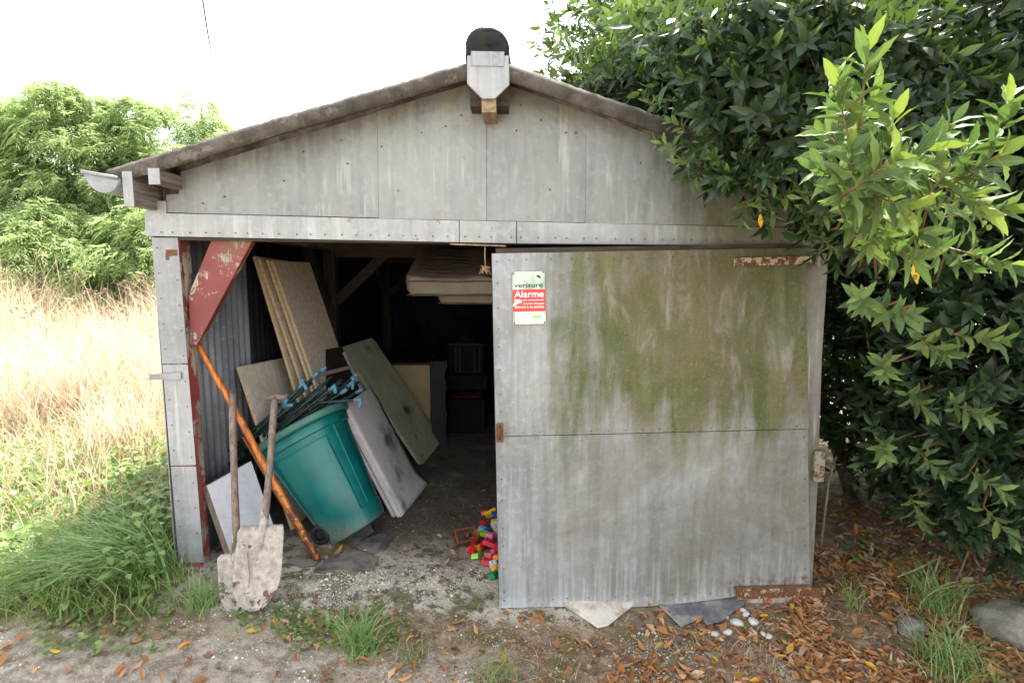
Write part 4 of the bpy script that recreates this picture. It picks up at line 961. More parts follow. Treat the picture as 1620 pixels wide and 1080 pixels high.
q = G(1240,1060); m = MB(); m.tube([q+Vector((-.01,.06,.012)), q+Vector((0,.0,.014)), q+Vector((.015,-.03,.012))], [.009,.012,.008], 9)
tag(m.build('stick', M['stump'], None, True), 'short grey stick lying in the leaves at the bottom', 'stick')
M['cable'] = simple('grey_cable', (.10,.09,.10), .2, .6)
m = MB(); m.tube([P(312,-90,4.0), P(317,-30,4.2), P(322,10,4.3), P(329,55,4.6), P(338,102,5.2)], [.012,.012,.011,.010,.006], 6)
tag(m.build('loose_cable', M['cable'], None, True), 'thin dark cable hanging in the white sky above the roof', 'cable')
#VEG
# ------------------------------------------------------------------ vegetation helpers
def leaf_tpl(rows=3, wid=.17, fold=.05, curl=.12, wave=.0, shape=.85, ser=0.0):
    """unit leaf along +x, normal +z: base, rows of (left, mid, right), tip"""
    V = [(0,0,0)]; T = []
    for k in range(1, rows+1):
        s = k/(rows+1); wv = wid*math.sin(math.pi*s**shape)*(1+(ser if k % 2 else -ser)); zc = -curl*s*s + .03*math.sin(s*3)
        wz = wave*math.sin(s*17)
        V += [(s, wv, zc+fold*wv/wid+wz), (s, 0, zc), (s, -wv, zc+fold*wv/wid-wz*.7)]
    V.append((1,0,-curl*1.1)); n = len(V)-1
    T += [(0,2,1),(0,3,2)]
    for k in range(rows-1):
        a = 1+3*k; T += [(a,a+1,a+4),(a,a+4,a+3),(a+1,a+2,a+5),(a+1,a+5,a+4)]
    a = 1+3*(rows-1); T += [(a,a+1,n),(a+1,a+2,n)]
    return np.array(V, float), np.array(T)
def frames(F, U):
    F = F/np.linalg.norm(F, axis=1, keepdims=True); U = U-(U*F).sum(1, keepdims=True)*F
    U = U/np.maximum(np.linalg.norm(U, axis=1, keepdims=True), 1e-6); Sd = np.cross(U, F); return F, Sd, U
def scatter(tpl, pos, F, U, size, wscale=None):
    V, T = tpl; F, Sd, U = frames(F, U); n = len(pos); size = np.asarray(size)[:,None,None]
    ws = np.ones(n) if wscale is None else wscale
    W = pos[:,None,:] + size*(V[None,:,0:1]*F[:,None,:] + V[None,:,1:2]*ws[:,None,None]*Sd[:,None,:] + V[None,:,2:3]*U[:,None,:])
    TT = T[None]+ (np.arange(n)*len(V))[:,None,None]
    return W.reshape(-1,3), TT.reshape(-1,3), len(V)
def rdir(n):
    v = RNG.normal(size=(n,3)); return v/np.linalg.norm(v, axis=1, keepdims=True)
def shoots(base, d, nl, length, lsize, a0=78, a1=28, up=.0):
    """leaves spiralling up shoots: returns pos, F, U, size (per leaf), order along the shoot"""
    ns = len(base); d = d/np.linalg.norm(d, axis=1, keepdims=True)
    ref = np.cross(d, np.array([.31,.22,.92])); ref /= np.linalg.norm(ref, axis=1, keepdims=True); bi = np.cross(d, ref)
    k = np.arange(nl); s = (k+.3)/nl
    ph = RNG.uniform(0, 6.28, (ns,1)) + k[None]*2.4 + RNG.normal(0,.25,(ns,nl))
    ang = np.radians(a0+(a1-a0)*s)[None] + RNG.normal(0,.16,(ns,nl))
    rad = ref[:,None]*np.cos(ph)[...,None] + bi[:,None]*np.sin(ph)[...,None]
    F = d[:,None]*np.cos(ang)[...,None] + rad*np.sin(ang)[...,None]; F[...,2] -= up
    U = d[:,None]*np.sin(ang)[...,None] - rad*np.cos(ang)[...,None] + RNG.normal(0,.22,(ns,nl,3))
    L = np.broadcast_to(np.asarray(length).reshape(-1,1), (ns,nl))
    pos = base[:,None] + d[:,None]*(L*s[None])[...,None]
    sz = np.broadcast_to(np.asarray(lsize).reshape(-1,1), (ns,nl))*(1-.25*np.abs(s-.45)[None])*RNG.uniform(.75,1.15,(ns,nl))
    return pos.reshape(-1,3), F.reshape(-1,3), U.reshape(-1,3), sz.ravel(), np.tile(s, ns)
def blades(base, h, lean, az, width, K=4, droop=1.0):
    """grass blades as strips of quads"""
    n = len(base); s = np.linspace(0,1,K+1)
    ca, sa = np.cos(az), np.sin(az)
    off = (lean*h)[:,None]*(s**1.8)[None]; zz = h[:,None]*(s[None] - droop*np.clip(lean,0,1.2)[:,None]*.42*(s**3)[None])
    cx = base[:,0:1]+off*ca[:,None]; cy_ = base[:,1:2]+off*sa[:,None]; cz = base[:,2:3]+zz
    tw = az+np.pi/2+RNG.normal(0,.6,n); wd = width[:,None]*(1-s**1.6*.92)[None]*.5
    lx = np.cos(tw)[:,None]*wd; ly = np.sin(tw)[:,None]*wd
    V = np.stack([np.stack([cx-lx,cy_-ly,cz],-1), np.stack([cx+lx,cy_+ly,cz],-1)], 2).reshape(n, -1, 3)
    q = np.array([(2*k,2*k+1,2*k+3,2*k+2) for k in range(K)])
    Q = q[None] + (np.arange(n)*2*(K+1))[:,None,None]
    return V.reshape(-1,3), Q.reshape(-1,4), 2*(K+1)
def project(pts):
    v = np.asarray(pts)-np.array(CAM); z = v@np.array(FW); return 810+FPX*v[:,0]/z, 540-FPX*(v@np.array(UP))/z, z

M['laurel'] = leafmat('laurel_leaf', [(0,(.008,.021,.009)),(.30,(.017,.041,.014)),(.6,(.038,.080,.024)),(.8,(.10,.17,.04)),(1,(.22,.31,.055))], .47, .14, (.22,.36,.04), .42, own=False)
M['laurelnear'] = leafmat('laurel_leaf_near', [(0,(.055,.095,.036)),(.4,(.085,.138,.050)),(.75,(.13,.19,.064)),(1,(.18,.25,.07))], .64, .13, (.20,.40,.04), .10, rib=True)
M['young'] = leafmat('laurel_young_leaf', [(0,(.12,.19,.035)),(.5,(.17,.25,.042)),(1,(.21,.29,.05))], .64, .16, (.40,.52,.07), .18, rib=True)
M['bark'] = oldwood('laurel_bark', (.05,.042,.032), (.16,.13,.10), (12,12,3)); M['twig'] = simple('laurel_twig', (.17,.09,.035), .3, .6, 0, 30)
M['berry'] = simple('green_berry', (.16,.22,.05), .2, .4); M['yellowleaf'] = simple('yellow_leaf', (.62,.36,.02), .15, .5, 0, 20)
M['fallen'] = leafmat('fallen_leaf', [(0,(.20,.085,.04)),(.2,(.42,.18,.055)),(.36,(.30,.15,.075)),(.52,(.58,.31,.13)),(.68,(.46,.17,.04)),(.84,(.62,.43,.26)),(.95,(.30,.22,.16)),(1,(.75,.42,.03))], .6, .12, (.4,.16,.02), .3)
M['grass'] = leafmat('green_grass', [(0,(.12,.21,.05)),(.45,(.20,.32,.08)),(.72,(.31,.41,.13)),(.88,(.45,.40,.20)),(1,(.56,.45,.26))], .5, .3, (.28,.42,.08), .3)
M['tuft'] = leafmat('lush_grass', [(0,(.11,.23,.06)),(.5,(.19,.35,.10)),(.82,(.32,.46,.17)),(1,(.52,.46,.24))], .45, .32, (.34,.52,.16), .35)
M['straw'] = leafmat('dry_straw', [(0,(.32,.21,.13)),(.25,(.49,.37,.25)),(.6,(.62,.51,.37)),(1,(.73,.64,.50))], .7, .38, (.68,.55,.38), .2)
M['weed'] = leafmat('weed_leaf', [(0,(.08,.14,.04)),(.5,(.15,.23,.06)),(1,(.28,.34,.11))], .5, .3, (.3,.45,.06), .35)
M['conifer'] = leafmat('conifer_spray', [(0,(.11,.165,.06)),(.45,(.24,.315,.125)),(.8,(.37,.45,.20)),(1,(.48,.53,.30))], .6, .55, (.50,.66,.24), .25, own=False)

# ------------------------------------------------------------------ laurel on the right
lau = thing('laurel_tree', onground(2.9,.9), 'big dark bay laurel spreading over the shed roof from the right', 'tree')
tr = MB()
for (x0,y0,x1,y1,z1,r_) in ((2.75,.9,2.3,1.2,3.0,.07),(2.95,1.0,3.2,1.4,3.6,.09),(2.85,.8,2.6,.2,2.9,.055),(3.1,1.1,3.9,.8,3.0,.06),(2.6,1.2,1.6,1.6,3.4,.055),(2.9,.7,2.2,-.7,2.5,.045)):
    a = Vector((x0,y0,gz(x0,y0)-.05)); b_ = Vector((x1,y1,z1)); pts = [a.lerp(b_, k/8)+Vector((math.sin(k*1.1+x1)*.05, math.cos(k*.9)*.05, .12*math.sin(k/8*math.pi))) for k in range(9)]
    tr.tube(pts, [r_*(1-.08*k) for k in range(9)], 9)
tr.build('trunk', M['bark'], lau, True)
ells = [((3.15,.95,1.55),(1.25,1.15,1.45),2400,1.0),((2.75,1.9,3.55),(2.35,1.35,1.25),6200,1.0),((3.3,.2,2.9),(1.35,1.1,1.1),2600,1.0),((3.5,-.4,1.3),(1.05,.9,1.15),1700,1.0),((2.45,.75,2.75),(.8,.75,.65),1300,1.0),((2.6,3.2,1.6),(.85,1.3,1.6),1200,1.0),
        ((2.85,.05,1.35),(.90,.75,1.15),2000,1.0),((4.6,2.4,1.9),(1.6,1.3,2.1),2200,1.0),((3.3,-1.5,3.7),(1.3,1.2,.9),900,1.0),((2.0,.1,2.62),(.55,.45,.35),420,1.0),((1.5,.9,2.95),(.9,.7,.45),900,1.0)]  # the unseen ellipsoid at right front is added to shade the near spray
bs, ds = [], []
for c, r_, n, k in ells:
    d = rdir(n); rr = RNG.uniform(.55,1.04,(n,1))**.6; lump = 1+.16*(np.array([fbm(v[0]*2.6+c[0], v[1]*2.6+v[2]*2.1, 4, 2) for v in d])[:,None]-.45)*2
    p = np.array(c)+d*np.array(r_)*rr*lump
    bs.append(p); ds.append(d*np.array([1,1,.7])+np.array([0,-.1,.35])+RNG.normal(0,.4,(n,3)))
bs = np.concatenate(bs); ds = np.concatenate(ds)
# keep clear of the shed body, the roof, the ground and the lens
keep = ~((bs[:,0] < 1.80) & (bs[:,2] < 2.62-.25*np.maximum(bs[:,0],-.1)+.10) & (bs[:,1] > -.42)) & (bs[:,2] > .28+.04*RNG.normal(size=len(bs)))
keep &= np.hypot(bs[:,0]-0, bs[:,1]+3) > 1.3
px_, py_, dz_ = project(bs)
keep &= ~((px_ < 1330) & (py_ > 150+ (px_-1050)*.9) & (bs[:,1] < -.05) & (bs[:,1] > -2.5))
# a gap low down beside the jamb, where the shade is deep
keep &= ~((bs[:,0] < 2.0) & (bs[:,2] < 1.3) & (bs[:,1] < 1.2))
bs, ds = bs[keep], ds[keep]
for c, r_, n in (((1.42,-.46,2.42),(.62,.22,.40),620),((1.15,-.40,2.72),(.55,.18,.22),260),((1.55,-.55,2.12),(.34,.25,.24),220),((1.30,.75,3.0),(.95,.95,.42),1100)):
    d = rdir(n); p = np.array(c)+d*np.array(r_)*RNG.uniform(.35,1.05,(n,1)); k_ = (p[:,1] < -.27) | (p[:,2] > 2.83-.27*np.maximum(p[:,0]+.1,0)+.12)
    bs = np.concatenate([bs, p[k_]]); ds = np.concatenate([ds, (d*np.array([1,1,.6])+np.array([-.25,-.35,-.05])+RNG.normal(0,.45,(n,3)))[k_]])
pos_, F_, U_, sz_, s_ = shoots(bs, ds, 10, RNG.uniform(.10,.17,len(bs)), RNG.uniform(.085,.115,len(bs)), up=.12)
nv_ = None
sun_tint = .95*sstep(1.9,.8,pos_[:,0])*sstep(2.8,3.2,pos_[:,2])*RNG.random(len(pos_))   # sunlight painted as a paler leaf tint at the crown's open edge
sunlit = np.clip(sun_tint+.04+.48*RNG.random(len(pos_))**1.7+.25*(s_ > .8)*RNG.random(len(pos_)), 0, .99)
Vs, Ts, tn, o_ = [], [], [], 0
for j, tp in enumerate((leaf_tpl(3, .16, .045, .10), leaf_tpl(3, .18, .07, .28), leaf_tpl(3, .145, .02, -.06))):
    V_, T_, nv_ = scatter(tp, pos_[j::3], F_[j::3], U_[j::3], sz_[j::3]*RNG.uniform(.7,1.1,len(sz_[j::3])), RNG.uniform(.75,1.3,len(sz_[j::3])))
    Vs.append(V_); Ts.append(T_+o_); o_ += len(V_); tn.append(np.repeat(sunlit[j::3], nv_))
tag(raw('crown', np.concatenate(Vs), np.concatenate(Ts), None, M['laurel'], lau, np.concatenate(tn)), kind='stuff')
# twigs of the mass
tw = MB()
for k in range(0, len(bs), 9):
    d = Vector(ds[k]).normalized(); p = Vector(bs[k]); tw.tube([p-d*.25, p, p+d*.14], [.006,.004,.002], 4, False)
tag(tw.build('twigs', M['bark'], lau, True), kind='stuff')
# near sprays, leaf by leaf
HERO = [ # px, py of the shoot tip, distance plane Y, direction in the picture (dx, dy), depth lean, leaves, size
 (1322,130,-1.72,(-.35,1,.0),11,.098),(1372,80,-1.70,(.1,1,.1),11,.10),(1415,185,-1.75,(.15,1,-.2),11,.10),(1300,205,-1.65,(-.9,.5,-.2),10,.095),
 (1345,235,-1.78,(-.5,.2,-.7),11,.10),(1420,250,-1.85,(.3,.3,-.9),12,.105),(1480,230,-1.75,(.9,.4,-.3),11,.10),(1350,310,-1.72,(-.5,-.3,-.7),11,.10),
 (1440,330,-1.8,(.2,-.5,-.8),11,.10),(1290,265,-1.6,(-.9,.1,-.4),9,.09),(1500,290,-1.7,(.6,-.3,-.6),10,.10),(1540,225,-1.78,(.5,.7,-.3),11,.10),
 (1600,150,-1.75,(.2,1,-.2),11,.10),(1590,240,-1.82,(.3,.2,-.8),11,.10),(1560,330,-1.7,(.4,-.6,-.5),10,.10),(1380,390,-1.6,(-.3,-.7,-.6),10,.10),
 (1450,410,-1.6,(.1,-.4,-.8),11,.105),(1530,420,-1.5,(.2,-.5,-.7),11,.10),(1605,420,-1.6,(.4,-.4,-.6),11,.10),(1360,470,-1.1,(-.6,.1,-.7),10,.10),
 (1440,500,-1.2,(.0,-.2,-.9),11,.10),(1500,560,-1.1,(.1,-.4,-.8),11,.10),(1585,540,-1.2,(.3,-.2,-.8),11,.10),(1400,590,-.7,(-.4,-.3,-.7),10,.10),
 (1470,650,-.7,(.0,-.4,-.8),10,.10),(1560,660,-.9,(.2,-.3,-.8),11,.10),(1400,720,-.5,(-.4,-.3,-.7),10,.10),(1490,750,-.6,(.1,-.5,-.7),10,.10),(1590,780,-.8,(.2,-.4,-.8),10,.10),(1460,830,-.5,(-.1,-.6,-.6),9,.10),(1600,850,-.8,(.1,-.6,-.7),10,.10),
 # drooping spray in front of the gable
 (1075,255,-.55,(-.9,-.2,-.3),9,.085),(1110,215,-.5,(-.6,.4,-.4),9,.085),(1150,280,-.6,(-.4,-.4,-.6),10,.09),(1180,230,-.6,(.0,.5,-.6),10,.09),(1200,320,-.6,(-.1,-.8,-.4),9,.09),(1240,270,-.65,(.2,.1,-.8),10,.09),(1225,345,-.55,(.1,-.8,-.3),9,.085),(1270,330,-.6,(.3,-.6,-.5),9,.09),(1175,350,-.5,(-.2,-.9,-.3),8,.085),(1135,300,-.5,(-.6,-.5,-.4),8,.08),(1100,180,-.4,(-.5,.6,-.3),9,.085),(1060,190,-.35,(-.8,.3,-.2),8,.08),(1310,345,-.7,(.2,-.5,-.7),10,.09),(1080,120,-.1,(-.5,.5,-.4),9,.085),(1160,130,-.3,(-.1,.3,-.8),10,.09),(1230,190,-.6,(-.2,.2,-.8),10,.09),
 (1040,225,-.4,(-.8,.0,-.4),9,.085),(1125,250,-.55,(-.3,.1,-.8),10,.09),(1160,205,-.5,(-.3,.5,-.6),10,.085),(1205,275,-.62,(-.2,.0,-.9),11,.09),(1255,235,-.62,(.1,.4,-.8),10,.09),(1290,290,-.7,(.2,.0,-.9),11,.09),(1245,310,-.6,(.0,-.4,-.8),10,.09),(1195,170,-.4,(-.2,.5,-.7),10,.09),(1130,160,-.3,(-.4,.5,-.6),10,.085),(1020,150,.0,(-.6,.5,-.4),9,.085),(1285,380,-.62,(.1,-.8,-.4),9,.09),(1330,400,-.7,(.3,-.6,-.6),10,.09),(1090,290,-.5,(-.6,-.6,-.3),8,.08),
 (1385,150,-1.6,(.0,.6,-.7),12,.10),(1330,180,-1.6,(-.3,.4,-.8),12,.10),(1395,330,-1.65,(-.1,-.1,-.9),12,.10),(1465,370,-1.6,(.2,-.2,-.9),12,.10),(1530,310,-1.6,(.4,.0,-.9),12,.10),(1510,190,-1.55,(.3,.6,-.6),12,.10),(1600,330,-1.6,(.4,-.1,-.8),12,.10),
]
hb, hd, hn, hl = [], [], [], []
stems = MB()
lead = {}
for (x, y, Y, dr, n, ls) in HERO:
    p = P(x, y, Y); d = Vector((dr[0], dr[2]*1.0, dr[1]+.15)).normalized()
    base = p - d*.15
    hb.append(base); hd.append(d); hn.append(n+6); hl.append(ls*.86)
    # twig running back into the bush
    tgt = Vector((max(p.x+.6, 1.9), max(p.y+1.0, -.1), p.z+.18)) if Y > -1.3 else Vector((p.x+.75, p.y+1.3, p.z-.05))
    if y > 440 and Y > -1.3: tgt = base + (Vector((2.9, .3, p.z+.05))-base).normalized()*.30
    mid = base.lerp(tgt, .45)+Vector((0,0,-.05 if y <= 440 or Y <= -1.3 else -.01))
    stems = MB(); stems.tube([p-d*.01, base, mid, tgt], [.0016,.0028,.004,.006], 6); stems.build('branch', M['twig'], lau, True)
allp = []
for b_, d, n, ls in zip(hb, hd, hn, hl):
    q = shoots(np.array([b_]), np.array([d]), n, .15, ls, 84, 30, .05); allp.append([a for a in q])
pos_ = np.concatenate([a[0] for a in allp]); F_ = np.concatenate([a[1] for a in allp]); U_ = np.concatenate([a[2] for a in allp]); sz_ = np.concatenate([a[3] for a in allp]); ss_ = np.concatenate([a[4] for a in allp])
px_, py_, dz_ = project(pos_); inview = (px_ > -40) & (px_ < 1660) & (py_ > -40) & (py_ < 1110)
app = np.where(inview, sz_/dz_, 0); order = np.argsort(-app); pick = order[:300]; rest = order[300:]
tplh = [leaf_tpl(9, .135+.015*k, .05, c, wv, .85, se) for k, (c, wv, se) in enumerate(((.10,.022,.05),(.22,.028,.06),(.02,.025,.04)))]
hmesh = []
for V0, T0 in tplh:
    o = raw('leaf', V0, T0, None, M['laurelnear']); hmesh.append(o.data); bpy.data.objects.remove(o)
ymesh = [m_.copy() for m_ in hmesh]
for m_ in ymesh: m_.materials[0] = M['young']
F_, S2_, U_ = frames(F_, U_)
lw = wloc(lau)
yl = {int(pick[k]) for k in (5,120,260)}
young = []
for k in pick:
    m3 = Matrix((F_[k], S2_[k], U_[k])).transposed()
    o = bpy.data.objects.new('leaf', (ymesh if ss_[k] > .80 else hmesh)[int(k) % 3]); C.objects.link(o); o.parent = lau
    o.matrix_basis = Matrix.Translation(Vector(pos_[k])-lw) @ m3.to_4x4() @ Matrix.Diagonal((sz_[k], sz_[k]*random.uniform(.75,1.3), sz_[k], 1))
V_, T_, nv_ = scatter(leaf_tpl(5, .165, .05, .12, .02), pos_[rest], F_[rest], U_[rest], sz_[rest])
tag(raw('spray_leaves', V_, T_, None, M['laurelnear'], lau, np.repeat(RNG.random(len(rest)), nv_)), kind='stuff')
for (x, y, Y) in ((1203,360,-.5),(1448,435,-1.45),(1182,45,-.2)):
    V0, T0 = tplh[1]; o = raw('yellow_leaf', V0, T0, None, M['yellowleaf']); o.parent = lau
    m3 = Matrix((Vector((.1,-.1,-1)).normalized(), Vector((.9,-.4,.13)).normalized(), Vector((.3,.9,-.1)).normalized())).transposed()
    o.matrix_basis = Matrix.Translation(P(x, y-22, Y)-lw) @ m3.to_4x4() @ Matrix.Diagonal((.065,.065,.065,1)); o['label'] = 'yellow dying leaf hanging from the laurel'
bbm = MB()
for (x, y, Y, dr, n, ls) in HERO[:18:2]:
    for k in range(3):
        c = P(x+random.uniform(-18,18), y+random.uniform(10,30), Y)+Vector((0,.0,0)); rr = .0055
        bbm.grid(lambda u, v: c+Vector((math.cos(u*6.2832)*math.sin(v*3.1416)*rr, math.sin(u*6.2832)*math.sin(v*3.1416)*rr, math.cos(v*3.1416)*rr*1.25)), 8, 6, True)
tag(bbm.build('berries', M['berry'], lau, True), kind='stuff')

# ------------------------------------------------------------------ conifers at the left
def conifer(x, y, ht, rad, label, n, seed):
    root = thing('conifer_tree', onground(x, y), label, 'tree', 'conifers along the field edge')
    z0 = gz(x, y)
    m = MB(); m.tube([(x,y,z0-.1),(x+.05,y,z0+ht*.5),(x,y,z0+ht*.97)], [.16,.09,.015], 8); m.build('trunk', M['bark'], root, True)
    nl = n//26; lh = np.minimum(RNG.random(nl), .99)**.95; laz = RNG.uniform(0, 6.283, nl)
    ln = np.where(lh < .1, .8+lh*2, np.minimum(1, (1-lh)**.62*1.35)+.10)*rad*RNG.uniform(.55,1.22,nl)
    li = np.repeat(np.arange(nl), 26); n = len(li); t_ = RNG.random(n)**.55
    az = laz[li]+RNG.normal(0,.16,n)*(.4+t_); hz = lh[li]*ht*.93+.1
    rr = ln[li]*t_; lift = .55*ln[li]*t_*(1-.75*t_)+RNG.normal(0,.10,n)
    p = np.stack([x+np.cos(az)*rr, y+np.sin(az)*rr, z0+hz+lift], 1); prof = ln[li]
    out = np.stack([np.cos(az), np.sin(az), .45-.9*t_], 1)+RNG.normal(0,.34,(n,3))
    out /= np.linalg.norm(out, axis=1, keepdims=True)
    # each spray: a central droop with side leaflets
    NL = 9; k = np.arange(NL); side = np.where(k % 2 == 0, 1, -1)[None,:,None]; s = (k/NL)[None]
    sd = np.cross(out, np.array([0,0,1.])); sd /= np.maximum(np.linalg.norm(sd, axis=1, keepdims=True), 1e-5)
    L = RNG.uniform(.20,.36,n)
    pp = p[:,None]+out[:,None]*(L[:,None]*s)[...,None]; pp[...,2] -= (L[:,None]*s*s*.55)
    F = out[:,None]*.8+sd[:,None]*side*.75*(1-s[...,None]*.7)+RNG.normal(0,.15,(n,NL,3)); F[...,2] -= .45*s
    U = np.broadcast_to(np.array([0,0,1.]), F.shape)+RNG.normal(0,.35,F.shape)
    sz = np.broadcast_to(L[:,None]*(.55-.25*s), (n,NL)).ravel()
    Vq = np.array([(0,-.03,0),(.5,-.085,0),(1,0,-.1),(.5,.085,0)]); Tq = np.array([(0,1,2),(0,2,3)])
    V, T, nv = scatter((Vq,Tq), pp.reshape(-1,3), F.reshape(-1,3), U.reshape(-1,3), sz)
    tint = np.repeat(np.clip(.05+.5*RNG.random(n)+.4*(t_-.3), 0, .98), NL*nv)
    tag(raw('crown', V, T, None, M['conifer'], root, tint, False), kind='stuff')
for a in ((-11.3,9.2,5.6,2.0,'tall bushy conifer at the far left edge of the field',5200,1.0),(-9.6,9.5,5.6,1.9,'tall conifer with a wispy tip, second from the left edge',5600,2.0),
          (-8.1,9.9,5.45,1.8,'rounded conifer between the tall conifer and the roof corner',5000,3.0),(-6.7,10.4,4.45,1.6,'conifer rising just behind the shed gutter',4200,4.0),(-5.3,11.2,4.5,1.6,'conifer whose tip shows over the left roof slope',3000,5.0),
          (-8.9,8.0,2.7,1.5,'low conifer standing in front of the tall conifers',3600,6.0),(-6.9,8.4,2.9,1.5,'low conifer half hidden by the corner post',3600,7.0),(-10.9,7.9,3.1,1.6,'low conifer at the left picture edge',3800,8.0),(-10.5,9.9,5.3,1.7,'conifer filling the gap between the two tallest conifers',4200,9.0),(-7.4,9.2,3.5,1.6,'mid-height conifer behind the low ones by the post',4200,10.0),(-7.3,10.9,5.75,1.8,'conifer closing the gap left of the shed gutter',4200,11.0),(-6.2,10.0,4.6,1.6,'conifer directly behind the left eave',3400,12.0),(-8.8,10.6,4.7,1.7,'conifer behind and right of the tallest one',4200,13.0),(-9.05,9.7,5.5,1.8,'conifer in the dip left of the roof corner',4600,14.0)):
    conifer(*a)

# ------------------------------------------------------------------ dry grass field
n = 42000
fy = .3+RNG.random(n)**1.35*8.2; ang = RNG.uniform(-.86,-.40,n); fx = (fy+3.0)*np.tan(np.arctan(np.tan(ang)*1.05)) 
fx = -(fy+3)*RNG.uniform(.50,.97,n)
ok = (fx < -2.15) & (fx > -13) & (fbm(fx*.9, fy*.9, 2, 3) > .28)
nearfade = sstep(.6, 2.2, fy-.25*(fx+3.5)); ok &= RNG.random(n) < nearfade*.97+.04
fx, fy = fx[ok], fy[ok]; n = len(fx)
base = np.stack([fx, fy, gnp(fx, fy)], 1)
clump = .55+1.05*sstep(.3,.7,fbm(fx*1.7, fy*1.7, 12, 3)); tall = 1+.55*sstep(3.5,7.5,fy)
V, Q, nv = blades(base, RNG.uniform(.35,.95,n)*(.55+.45*nearfade[ok])*clump*tall, RNG.uniform(.1,.75,n), RNG.uniform(0,6.28,n), RNG.uniform(.006,.013,n))
tag(raw('dry_grass', V, None, Q, M['straw'], None, np.repeat(RNG.random(n)*.98, nv)), 'tall bleached dry grass filling the field at the left', 'grass', None, 'stuff')
# seed heads and dead stalks
M['stalk'] = simple('dead_stalk', (.26,.17,.12), .3, .9)
for k, (x, y, Y) in enumerate(((70,470,4.5),(118,440,5.0),(150,470,4.2),(205,455,5.2),(232,445,4.8),(38,500,3.4),(178,500,3.2))):
    tpp = P(x, y, Y); m = MB(); g0 = onground(tpp.x+random.uniform(-.1,.1), Y); m.tube([g0, g0.lerp(tpp,.6)+Vector((.02,0,0)), tpp], [.007,.005,.003], 5)
    for j in range(9):
        a = j*.7; e = tpp+Vector((math.cos(a)*.11, math.sin(a)*.11, .06+.03*math.sin(a*3))); m.tube([tpp-Vector((0,0,.03)), e], [.002,.0015], 4)
        for i in range(4): m.tube([e, e+Vector((random.uniform(-.025,.025), random.uniform(-.025,.025), .02))], [.004,.005], 4)
    tag(m.build('dead_umbel', M['stalk'], None, True), 'dead brown umbel stalk above the dry grass, %s from the left' % ('second','third','fourth','sixth','seventh','first','fifth')[k], 'plant', 'dead umbel stalks in the field')

# ------------------------------------------------------------------ green weeds and grass at the left
def patch(name, n, fpos, hrange, leanr, width, mat, label, kind='stuff', cat='grass', K=4, azc=None, azs=6.28, straw=0.0):
    xy = fpos(n); n = len(xy); base = np.concatenate([xy, gnp(xy[:,0], xy[:,1])[:,None]-.005], 1)
    az = RNG.uniform(0,6.28,n) if azc is None else RNG.normal(azc, azs, n)
    V, Q, nv = blades(base, RNG.uniform(*hrange, n), RNG.uniform(*leanr, n), az, RNG.uniform(width*.6, width*1.2, n), K)
    return tag(raw(name, V, None, Q, mat, None, np.repeat(RNG.random(n)*.97, nv)), label, cat, None, kind)
def poly(n, pxs, Y=None):
    """random ground points under a quad of picture points, spread on the ground"""
    c = [G(x, y) for x, y in pxs]; u = RNG.random(n); v = RNG.random(n)
    A_, B_, C_, D_ = [np.array(q)[:2] for q in c]
    return (A_*(1-u)[:,None]+B_*u[:,None])*(1-v)[:,None] + (D_*(1-u)[:,None]+C_*u[:,None])*v[:,None]
patch('grass_verge', 5600, lambda n: np.concatenate([poly(n//10, ((-120,900),(255,890),(250,985),(-120,1000))), poly(n//2, ((-160,740),(262,720),(285,900),(-220,960))), poly(n//2, ((-150,690),(255,680),(275,800),(-200,800)))]), (.09,.33), (.3,1.2), .009, M['grass'], 'mixed green grass growing along the left side of the shed')
patch('straw_verge', 4200, lambda n: np.concatenate([poly(n//2, ((-160,640),(255,650),(280,860),(-220,930))), poly(n//4, ((-160,630),(255,640),(270,740),(-220,780)))]), (.2,.55), (.2,.8), .005, M['straw'], 'dry straw stems mixed into the green verge')
def tuft(px, py, n, rad, hr, lr, width, label, azc=None, azs=.8, mat='grass', group=None):
    c = G(px, py); root_ = lambda k: np.array([[c.x, c.y]])+RNG.normal(0, rad, (k,2))
    o = patch('grass_tuft', n, root_, hr, lr, width, M[mat], label, 'thing', 'grass tuft', 6, azc, azs)
    if group: o['group'] = group
    return o
tuft(228,918,430,.07,(.28,.60),(.7,1.25),.0085,'long lush blue-green grass tuft arching left at the verge',math.pi*1.10,.75,'tuft')
tuft(110,930,230,.08,(.20,.45),(.7,1.25),.008,'smaller green grass tuft left of the long arching one',math.pi*1.10,.9,'tuft')
tuft(318,960,190,.04,(.10,.24),(.4,1.3),.0045,'wiry grass tuft beside the shovel blades',None,.8,'tuft')
tuft(285,915,60,.03,(.10,.22),(.3,.8),.004,'thin grass tuft at the foot of the left post')
tuft(570,1030,170,.035,(.12,.27),(.4,1.3),.006,'bright green grass tuft growing in the cracked apron',None,.8,'tuft')
tuft(655,1040,60,.04,(.05,.14),(.3,1.0),.004,'short sparse grass tuft right of the bright green one')
tuft(785,1075,110,.05,(.06,.16),(.3,.9),.004,'pale grass tuft at the bottom edge below the door')
tuft(1480,965,170,.045,(.16,.36),(.5,1.2),.006,'green grass tuft beside the small grey stump',None,.8,'tuft')
tuft(1350,960,45,.03,(.12,.26),(.5,1.0),.005,'yellowing grass tuft near the lower door hinge')
tuft(1500,1062,190,.08,(.12,.30),(.6,1.4),.006,'green grass tuft in the bottom right corner',None,.8,'tuft')
tuft(1200,1050,260,.08,(.04,.10),(.5,1.2),.003,'matted tan grass patch below the white pebbles',None,.8,'straw')['kind'] = 'stuff'
tuft(870,1060,90,.09,(.03,.07),(.5,1.2),.003,'thin dry grass patch under the middle of the door',None,.8,'straw')['kind'] = 'stuff'
